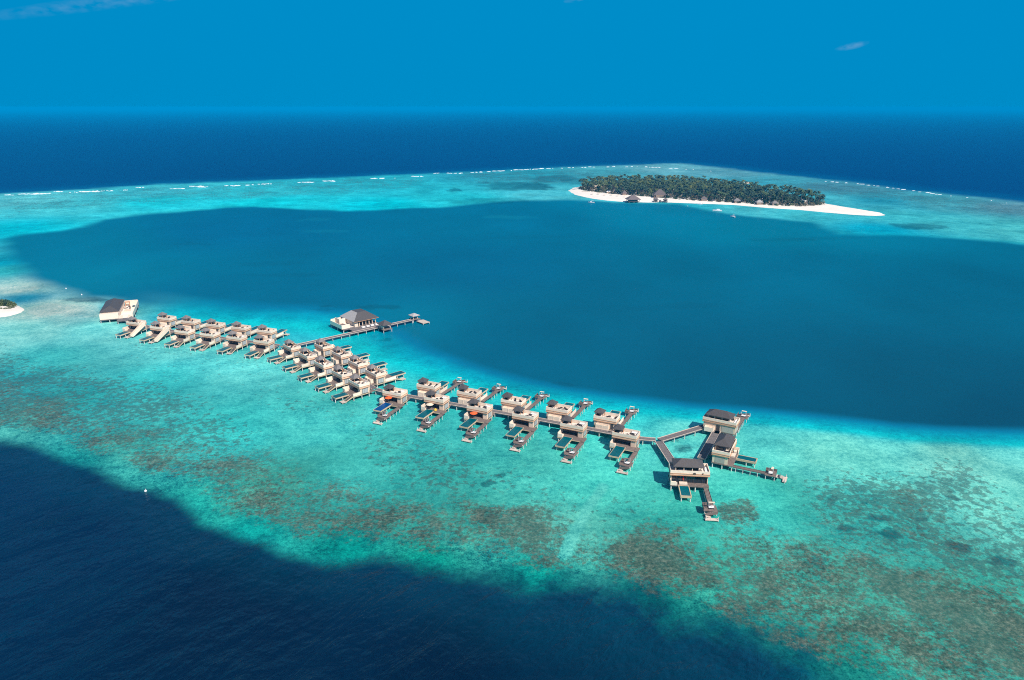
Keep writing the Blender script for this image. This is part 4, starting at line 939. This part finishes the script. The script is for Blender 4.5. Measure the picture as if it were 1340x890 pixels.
GROVE = [(92.1, 1010.9), (104.8, 989.3), (129.5, 956.4), (142.6, 942.8), (179.2, 921.5), (206.0, 898.0), (233.3, 884.5), (265.5, 869.2), (302.9, 842.1), (330.3, 830.1), (361.2, 843.4), (372.1, 867.8), (361.7, 904.9), (333.6, 963.3), (302.6, 1032.4), (268.9, 1071.7), (228.1, 1091.4), (183.2, 1095.9), (135.8, 1082.6), (107.9, 1052.7)]
island = terrain('sand_island', ISLE, 1.8, 7.0, 3.0, 'sand', 81)
terrain('sand_islet', [(349.5, 1111.8), (361.5, 1128.1), (366.4, 1121.0), (363.1, 1107.2), (352.9, 1100.4)], 1.2, 4.0, 1.6, 'wall', 83)

def leafmat(n, c, c2, s=0.25): return mat(n, c, 0.8, 0.15, 0.35, s, c2)
M['palm1'] = leafmat('palm fronds', (0.046, 0.074, 0.032), (0.070, 0.100, 0.040))
M['palm2'] = leafmat('yellowing palm fronds', (0.085, 0.108, 0.038), (0.120, 0.135, 0.048))
M['palm3'] = leafmat('bluish palm fronds', (0.028, 0.054, 0.040), (0.045, 0.075, 0.048))
M['trunk'] = mat('palm trunk', (0.17, 0.13, 0.105), 0.9, 0.1, 0.2, 2)
M['shrub1'] = leafmat('beach shrub leaves', (0.075, 0.098, 0.035), (0.13, 0.15, 0.05), 0.6)
M['shrub2'] = leafmat('undergrowth leaves', (0.032, 0.058, 0.030), (0.05, 0.08, 0.036), 0.4)
M['shrub3'] = leafmat('dry undergrowth', (0.13, 0.115, 0.065), (0.17, 0.14, 0.08), 0.4)

def palm_geo(bm, x, y, z0, h, seed, big=1.0):
    r = random.Random(seed); lean = r.uniform(0.02, 0.16) * h; la = r.uniform(0, 2 * pi); tw = r.uniform(0, 2 * pi)
    pts = [(x + lean * cos(la) * k * k, y + lean * sin(la) * k * k, z0 + h * k) for k in (0, 0.35, 0.7, 1.0)]
    prev = None
    for k, (px_, py_, pz_) in enumerate(pts):
        rad = (0.24, 0.17, 0.14, 0.12)[k]
        cur = [bm.verts.new((px_ + rad * cos(2 * pi * i / 5), py_ + rad * sin(2 * pi * i / 5), pz_)) for i in range(5)]
        if prev:
            for i in range(5): bm.faces.new((prev[i], prev[(i + 1) % 5], cur[(i + 1) % 5], cur[i]))
        prev = cur
    cx, cy, cz = pts[-1]; n = r.randint(12, 16); mi = r.choice((1, 1, 3, 3, 2))
    for i in range(n):
        a = tw + 2 * pi * i / n + r.uniform(-.2, .2); up = r.uniform(0.1, 0.95) if i % 2 else r.uniform(-0.45, 0.35); L = r.uniform(2.7, 3.7) * big
        px2, pz2 = 0.0, 0.0; el = up; rows = []
        for k in range(5):
            w = (0.16, 0.62, 0.70, 0.46, 0.03)[k] * big
            bx, by = cx + px2 * cos(a), cy + px2 * sin(a)
            nx, ny = -sin(a), cos(a)
            rows.append((bm.verts.new((bx + nx * w, by + ny * w, cz + pz2 - w * 0.35)), bm.verts.new((bx, by, cz + pz2 + 0.05)), bm.verts.new((bx - nx * w, by - ny * w, cz + pz2 - w * 0.35))))
            px2 += L / 4 * cos(el); pz2 += L / 4 * sin(el); el -= r.uniform(0.32, 0.5)
        for r0, r1 in zip(rows[:-1], rows[1:]):
            for q in (0, 1):
                f = bm.faces.new((r0[q], r0[q + 1], r1[q + 1], r1[q])); f.material_index = mi
def scatter(poly, gap, seed, n=40000):
    p = np.array(poly); rr = np.random.RandomState(seed)
    x = rr.uniform(p[:, 0].min(), p[:, 0].max(), n); y = rr.uniform(p[:, 1].min(), p[:, 1].max(), n)
    k = sdist(poly, x, y) > 0.5; x, y = x[k], y[k]; cell = {}; res = []
    for a, b in zip(x, y):
        g = (int(a // gap), int(b // gap))
        if any((a - c) ** 2 + (b - d) ** 2 < gap * gap for i in (-1, 0, 1) for j in (-1, 0, 1) for (c, d) in cell.get((g[0] + i, g[1] + j), ())): continue
        cell.setdefault(g, []).append((a, b)); res.append((float(a), float(b)))
    return res
spots = sorted(scatter(GROVE, 4.7, 3), key=lambda p: math.hypot(*p))
BLOCK = [(189.95, 936.95), (120.95, 1012.80), (129.97, 975.69)]
spots = [p for p in spots if all(math.hypot(p[0] - b[0], p[1] - b[1]) > (13 if i == 0 else 8) for i, b in enumerate(BLOCK))]
print('palms', len(spots))
LEAF = ['trunk', 'palm1', 'palm2', 'palm3']
protos = []
for k in range(7):
    bm = bmesh.new(); palm_geo(bm, 0, 0, 0, (8.0, 10.5, 9.2, 12.0, 7.0, 11.2, 9.8)[k], 100 + k, 1.2)
    protos.append(bm)
meshes = []
for k, bm in enumerate(protos):
    me = bpy.data.meshes.new('palm_tree'); bm.to_mesh(me); bm.free()
    for q in LEAF: me.materials.append(M[q])
    meshes.append(me)
left_x = (141.57, 949.53)[0]; right_x = (334.29, 857.17)[0]
near = spots[:290]; rest = spots[290:]
for i, (x, y) in enumerate(near):
    o = bpy.data.objects.new('palm_tree', meshes[rnd.randrange(7)]); COL.objects.link(o)
    s_ = rnd.choice((0.62, 0.8, 0.9, 1.0, 1.1, 1.25)) * rnd.uniform(0.92, 1.08); o.location = (x, y, 1.3); o.rotation_euler = (0, 0, rnd.uniform(0, 6.28)); o.scale = (s_, s_, s_)
    if x < left_x: tag(o, 'coconut palm at the left end of the sand island', 'palm tree', 'palms at the left end of the island')
    elif x > right_x: tag(o, 'coconut palm at the right end of the grove, by the bare sand spit', 'palm tree', 'palms at the right end of the island')
    else: tag(o, 'coconut palm in the front rows behind the long white beach', 'palm tree', 'palms along the island beach')
bm = bmesh.new()
for (x, y) in rest: palm_geo(bm, x, y, 1.3, rnd.uniform(5.5, 14.0), rnd.randrange(10 ** 6), rnd.uniform(1.05, 1.3))
me = bpy.data.meshes.new('palm_grove'); bm.to_mesh(me); bm.free()
for q in LEAF: me.materials.append(M[q])
o = bpy.data.objects.new('palm_grove', me); COL.objects.link(o); tag(o, 'dense palm grove filling the middle and back of the sand island', 'palm grove', None, 'stuff')

def leaf_clump(bm, x, y, z, rx, rz_, n, seed, mi=0, leaf=0.5):
    r = random.Random(seed)
    for i in range(n):
        u = Vector((r.gauss(0, 1), r.gauss(0, 1), abs(r.gauss(0, 0.9)))).normalized(); k = r.uniform(0.55, 1.08)
        c = Vector((x + u.x * rx * k, y + u.y * rx * k, z + u.z * rz_ * k))
        d1 = Vector((r.gauss(0, 1), r.gauss(0, 1), r.gauss(0, 0.6))).normalized() * leaf * r.uniform(0.6, 1.2); d2 = d1.cross(Vector((r.gauss(0, 1), r.gauss(0, 1), r.gauss(0, 1)))).normalized() * leaf * 0.6
        f = bm.faces.new([bm.verts.new(c + q) for q in (d1, d2, -d1, -d2)]); f.material_index = mi
bm = bmesh.new()
for (x, y) in scatter(GROVE, 7.0, 8):
    leaf_clump(bm, x, y, 1.2, rnd.uniform(3.2, 4.8), rnd.uniform(3.5, 6.5), 64, rnd.randrange(10 ** 6), rnd.choice((1, 1, 1, 0, 2)), 1.0)
me = bpy.data.meshes.new('undergrowth'); bm.to_mesh(me); bm.free()
for q in ('shrub1', 'shrub2', 'shrub3'): me.materials.append(M[q])
o = bpy.data.objects.new('undergrowth', me); COL.objects.link(o); tag(o, 'leafy undergrowth beneath the island palms', 'undergrowth', None, 'stuff')
# shrubs along the beach, each its own
shrub_me = []
for k in range(4):
    bm = bmesh.new(); leaf_clump(bm, 0, 0, 0, 2.2, 2.0, 150, 500 + k, 0, 0.5)
    for i in range(4): cyl(bm, rnd.uniform(-.5, .5), rnd.uniform(-.5, .5), -0.3, 1.2, 0.07, 0.04, 5)
    me = bpy.data.meshes.new('shrub'); bm.to_mesh(me); bm.free(); me.materials.append(M[('shrub1', 'shrub2', 'shrub1', 'shrub3')[k]]); shrub_me.append(me)
EDGE = [(94.6, 1003.3), (104.5, 986.5), (129.2, 953.8), (142.6, 942.8), (161.7, 932.8), (176.0, 919.9), (205.3, 895.0), (232.6, 881.5), (264.7, 866.3), (283.3, 853.0), (302.2, 840.1), (329.5, 828.1), (358.0, 840.1)]
for a, b in zip(EDGE[:-1], EDGE[1:]):
    n = int(math.hypot(b[0] - a[0], b[1] - a[1]) / 4.2)
    for i in range(n):
        k = (i + rnd.random()) / n
        if rnd.random() < 0.25: continue
        o = bpy.data.objects.new('shrub', rnd.choice(shrub_me)); COL.objects.link(o)
        s_ = rnd.uniform(0.6, 1.25); o.location = (a[0] + (b[0] - a[0]) * k, a[1] + (b[1] - a[1]) * k + rnd.uniform(-1, 3), 1.2); o.scale = (s_, s_, s_ * rnd.uniform(.7, 1.1)); o.rotation_euler = (0, 0, rnd.uniform(0, 6))
        tag(o, 'low green beach shrub at the foot of the island palms', 'shrub', 'shrubs along the island beach')

# thatched and white buildings on the island
def thatched(name, label, loc, rz, hw, hd, wall_h, roof_h, overwater=False, ridge=None, m='thatch', cat='hut'):
    t = thing(name, label, cat, (loc[0], loc[1], 0), rz)
    zb = 1.7 if not overwater else 1.5
    bm = bmesh.new(); box(bm, -hw * .82, hw * .82, -hd * .82, hd * .82, zb - 0.25, zb); obj('floor', bm, 'deck', t)
    if overwater: piles(t, [(x * hw * .75, y * hd * .75) for x in (-1, 0, 1) for y in (-1, 0, 1)], zb - .25, 0.2)
    bm = bmesh.new(); box(bm, -hw * .6, hw * .6, -hd * .6, hd * .6, zb, zb + wall_h); obj('wall', bm, 'clad' if overwater else 'wall', t)
    for x in (-1, 1):
        for y in (-1, 1):
            bm = bmesh.new(); cyl(bm, x * hw * .8, y * hd * .8, zb, zb + wall_h, 0.18); obj('post', bm, 'band', t)
    bm = bmesh.new(); hiproof(bm, -hw, hw, -hd, hd, zb + wall_h - 0.4, zb + wall_h + roof_h, 0.3, ridge); obj('roof', bm, m, t)
    return t
thatched('overwater_hall', 'wide thatched hall standing in the water off the island beach', (146.41, 880.06), R(8), 8.2, 6.5, 2.6, 4.6, True, 3.5, cat='hall')
thatched('beach_hall', 'big grey thatched roof on the beach in front of the palms', (185.69, 915.11), R(-5), 8.4, 7.0, 4.0, 6.2, False, 2.5, cat='hall')
thatched('jetty_hut', 'small dark hut on the island jetty below the big thatched roof', (174.49, 881.53), R(0), 3.0, 2.6, 2.2, 2.4, True, 1.0)
thatched('jetty_hut', 'low dark hut at the right end of the island jetty', (185.79, 880.06), R(0), 2.6, 2.4, 1.8, 1.8, True, 1.0)
thatched('beach_villa', 'pale villa at the left end of the palms', (121.53, 1022.51), R(10), 6.5, 5, 3.2, 1.0, False, 4, 'white', 'villa')
thatched('beach_villa', 'small white tented villa on the left beach', (127.15, 961.57), R(0), 2.8, 2.6, 2.4, 1.6, False, 1, 'linen', 'villa')
thatched('beach_villa', 'grey roofed villa beside the small white tented one', (134.25, 958.10), R(0), 3.2, 3.0, 2.6, 3.2, False, 0.5, cat='villa')
thatched('beach_villa', 'grey roofed villa among the palms left of the big thatched roof', (145.30, 941.11), R(0), 3.4, 3.4, 2.6, 3.4, False, 0.5, cat='villa')
BV = [(233.34, 883.01), (267.93, 864.91), (289.34, 849.56), (304.42, 841.41), (345.31, 859.97)]
BL = ['grey roofed beach villa under the palms right of the big thatched roof', 'taupe beach villa half hidden under palms above mid beach', 'grey beach villa under palms, right part of the beach', 'small taupe beach villa under palms near the right end', 'white beach villa in the palms at the sand spit']
for k, p in enumerate(BV): thatched('beach_villa', BL[k], p, R(-10 + 5 * k), 4.0, 3.2, 2.6, 2.6, False, 1.5, ('thatch', 'taupe', 'greyslate', 'taupe', 'linen')[k], 'villa')
t = thing('island_pool', 'small blue swimming pool on the left tip of the island beach', 'pool', (*(99.98, 982.90), 0), R(-8))
bm = bmesh.new(); box(bm, -6, 6, -3.5, 3.5, 0.2, 2.0); obj('rim', bm, 'white', t)
bm = bmesh.new(); box(bm, -5.4, 5.4, -3, 3, 2.003, 2.05); obj('pool_water', bm, 'poolteal', t)
ta = (185.11, 907.26); tb = (179.63, 879.33)
boardwalk('short jetty from the island beach to the dark huts', [ta, tb, (tb[0] + 9, tb[1] - 1)], 2.4, 1.5, 6.0, False, 'boardwalks of the island')
tb2 = (149.98, 896.49); tb3 = (147.82, 885.97)
boardwalk('short walkway from the beach to the thatched hall in the water', [tb2, tb3], 2.4, 1.5, 5.0, False, 'boardwalks of the island')
for k in range(8):
    p = (104.68, 949.53)
    q = (p[0] + k * 7.5, p[1] - k * 6.2 + rnd.uniform(-3, 3))
    o = make_parasol('cream', 'pale beach parasol, %s from the left on the island beach' % (ORD + ['seventh', 'eighth'])[k]); o.location = (*q, 1.2); o.scale = (1.3, 1.3, 1.1); tag(o, group='pale parasols on the island beach')

# the islet cut by the left edge of the picture
STUB = [(-354.4, 425.1), (-323.8, 421.5), (-304.4, 413.4), (-293.1, 405.9), (-286.0, 401.9), (-278.2, 394.0), (-276.0, 388.5), (-277.1, 382.3), (-281.1, 379.0), (-296.4, 376.9), (-319.6, 379.9)]
terrain('sand_bank', STUB, 1.5, 2.2, 1.2, 'sand', 91)
SH = [(-293.73, 398.86), (-293.09, 400.51), (-290.21, 399.52), (-287.14, 398.20), (-298.20, 402.19), (-302.01, 403.87), (-296.68, 403.87), (-293.55, 403.19), (-300.07, 397.21), (-289.22, 391.55), (-286.20, 391.55), (-284.57, 392.35), (-284.21, 394.76)]
SL = ['dark green shrub at the picture edge on the small islet', 'broad green shrub near the back of the small islet', 'green shrub in the middle of the small islet', 'rightmost rounded shrub on the small islet', 'shrub', 'shrub', 'tall back shrub on the small islet, leftmost', 'tall back shrub on the small islet, right one', 'shrub', 'yellowish low plant behind the islet beach, leftmost of four', 'yellowish low plant behind the islet beach, second of four', 'yellowish low plant behind the islet beach, third of four', 'yellowish low plant behind the islet beach, rightmost of four']
for k, p in enumerate(SH):
    low = k >= 9
    if SL[k] == 'shrub': SL[k] = 'shrub on the small islet beyond the left picture edge'
    bm = bmesh.new(); leaf_clump(bm, 0, 0, 0, 2.4 if not low else 1.1, 2.5 if not low else 0.9, 420 if not low else 90, 900 + k, 0, 0.34 if not low else 0.25)
    for i in range(3): cyl(bm, 0.3 * i - .3, 0.1 * i, -0.3, 1.4 if not low else .4, 0.08, 0.04, 5)
    o = obj('shrub', bm, 'shrub2' if not low and k % 3 else 'shrub1'); o.location = (*p, 1.4); tag(o, SL[k], 'shrub', 'shrubs on the small islet')

# ------------------------------------------------------------------ boats and buoys
def hull(bm, L, Wd, Hh, n=9, x0=0.0):
    rows = []
    for i in range(n):
        k = i / (n - 1); w = Wd / 2 * (1 - max(0, (k - 0.45) / 0.55) ** 2.2) + 0.02; y = -L / 2 + L * k; sh = Hh * (1 + 0.28 * k * k)
        rows.append([bm.verts.new((x0 + x * w, y, z)) for x, z in ((-1, sh), (-0.92, 0.25 * Hh), (0, -0.3 + 0.25 * k), (0.92, 0.25 * Hh), (1, sh))])
    for a, b in zip(rows[:-1], rows[1:]):
        for q in range(4): bm.faces.new((a[q], a[q + 1], b[q + 1], b[q]))
        bm.faces.new((a[4], a[0], b[0], b[4]))
    bm.faces.new(rows[0]); bm.faces.new(rows[-1][::-1])
def boat(label, loc, rz, L, Wd, cat='boat', name='motor_boat'):
    t = thing(name, label, cat, (*loc, 0), rz)
    bm = bmesh.new(); hull(bm, L, Wd, 0.9); obj('hull', bm, 'hullwhite', t)
    bm = bmesh.new(); box(bm, -Wd * .33, Wd * .33, -L * .12, L * .18, 0.92, 1.9, 0.12); obj('cabin', bm, 'hullwhite', t)
    bm = bmesh.new(); box(bm, -Wd * .30, Wd * .30, L * .18 + .003, L * .2, 1.25, 1.75); obj('windscreen', bm, 'glass', t)
    bm = bmesh.new(); box(bm, -Wd * .36, Wd * .36, -L * .34, -L * .02, 2.35, 2.45)
    obj('canopy', bm, 'linen', t)
    bm = bmesh.new(); box(bm, -.25, .25, -L / 2 - .4, -L / 2, 0.2, 1.3, 0.06); obj('outboard', bm, 'charcoal', t)
    return t
boat('white motor boat moored off the left island beach', (95.56, 874.95), R(70), 8.0, 2.6)
boat('small white boat on the lagoon, below the right half of the island beach', (231.45, 756.31), R(40), 6.0, 2.2)
boat('small dark-shadowed boat drawn up at the island beach edge', (222.95, 859.97), R(80), 6.0, 2.0)
t = thing('catamaran', 'white catamaran moored below the middle of the island beach', 'catamaran', (*(227.98, 802.80), 0), R(75))
for x in (-1.7, 1.7):
    bm = bmesh.new(); hull(bm, 10.0, 1.3, 1.1, 9, x); obj('hull', bm, 'hullwhite', t)
bm = bmesh.new(); box(bm, -1.7, 1.7, -3.8, 2.2, 1.12, 1.3); obj('bridge_deck', bm, 'hullwhite', t)
bm = bmesh.new(); box(bm, -1.5, 1.5, -2.4, 1.2, 1.3, 2.3, 0.2); obj('cabin', bm, 'hullwhite', t)
bm = bmesh.new(); box(bm, -1.3, 1.3, 1.203, 1.24, 1.6, 2.1); obj('windscreen', bm, 'glass', t)
for k, (p, lab) in enumerate((((-283.53, 444.50), 'white mooring buoy nearest the grey sand bar'), ((-264.35, 428.32), 'white mooring buoy near the walled building'), ((-110.15, 191.38), 'white mooring buoy at the dark reef edge'), ((204.60, 843.43), 'white mooring buoy off the island beach'))):
    t = thing('mooring_buoy', lab, 'buoy', (*p, 0), 0, 'white mooring buoys')
    bm = bmesh.new(); bmesh.ops.create_uvsphere(bm, u_segments=14, v_segments=8, radius=0.42)
    for v in bm.verts: v.co.z = v.co.z * 0.85 + 0.2
    obj('float', bm, 'hullwhite', t, True)
    bm = bmesh.new(); cyl(bm, 0, 0, 0.5, 0.95, 0.07, 0.04); obj('mooring_post', bm, 'hullwhite', t)

# ------------------------------------------------------------------ surf on the outer reef
bm = bmesh.new()
fr = random.Random(21)
def foam(x, y, a, b, h):
    n = 10; ph = fr.uniform(0, 6)
    rim = [];
    for i in range(n):
        k = 2 * pi * i / n; q = 1 + 0.35 * sin(3 * k + ph) + fr.uniform(-.25, .25)
        rim.append((x + a * q * cos(k), y + b * q * sin(k)))
    lo = [bm.verts.new((*p, -0.02)) for p in rim]; md = [bm.verts.new((x + (p[0] - x) * .7, y + (p[1] - y) * .7, h * fr.uniform(.5, .9))) for p in rim]; c = bm.verts.new((x, y, h))
    for i in range(n):
        j = (i + 1) % n; bm.faces.new((lo[i], lo[j], md[j], md[i])); bm.faces.new((md[i], md[j], c))
def surf(line, dens, size, h):
    for a, b in zip(line[:-1], line[1:]):
        L = math.hypot(b[0] - a[0], b[1] - a[1]); n = max(1, int(L / dens))
        for i in range(n):
            k = (i + fr.random()) / n
            if fr.random() < 0.42: continue
            foam(a[0] + (b[0] - a[0]) * k + fr.uniform(-2, 2), a[1] + (b[1] - a[1]) * k + fr.uniform(-5, 5), size * fr.uniform(.35, 1.5), size * fr.uniform(.25, .9), h * fr.uniform(.5, 1.2))
surf([(-91.5, 1274.9), (-41.1, 1316.8), (14.0, 1349.6), (55.7, 1375.2)], 5, 3.2, 0.9)
surf([(42.7, 1370.0), (108.7, 1396.5), (155.8, 1416.5), (245.5, 1425.8), (314.1, 1375.2)], 7, 2.6, 0.8)
surf([(314.1, 1375.2), (358.0, 1324.9), (392.1, 1277.9)], 20, 2.2, 0.5)
surf([(482.8, 1142.5), (524.1, 1090.3), (542.9, 1037.4), (554.7, 998.6), (565.2, 958.1)], 5, 2.0, 0.6)
surf([(565.2, 958.1), (590.1, 904.9), (600.6, 850.2)], 16, 1.5, 0.4)
for (x, y, n, sp, _) in [(-662, 958, 4, 3, 0), (-637, 967, 9, 4, 0), (-626, 970, 5, 4, 0), (-618, 994, 4, 3, 0), (-592, 985, 2, 2, 0), (-575, 994, 8, 4, 0), (-568, 1000, 4, 3, 0), (-557, 1003, 3, 3, 0), (-537, 1013, 2, 2, 0), (-534, 1049, 3, 3, 0), (-473, 1032, 5, 4, 0), (-458, 1063, 6, 4, 0), (-447, 1053, 4, 3, 0), (-413, 1070, 4, 3, 0), (-405, 1074, 3, 3, 0), (-389, 1081, 3, 3, 0), (-376, 1096, 4, 3, 0), (-364, 1096, 2, 2, 0), (-316, 1123, 6, 4, 0), (-288, 1144, 5, 4, 0), (-281, 1138, 3, 3, 0), (-220, 1184, 6, 4, 0), (-156, 1220, 5, 4, 0), (-132, 1281, 3, 3, 0), (-105, 1278, 4, 3, 0), (-190, 1193, 1, 2, 0)]:
    for k in range(n * 2): foam(x + fr.uniform(-1.9, 1.9) * n, y + fr.uniform(-4, 4), sp * fr.uniform(.3, .75), sp * fr.uniform(.25, .55), fr.uniform(.25, .8))
o = obj('breaking_surf', bm, 'foam', None, True); tag(o, 'white surf breaking along the outer reef', 'surf', None, 'stuff')
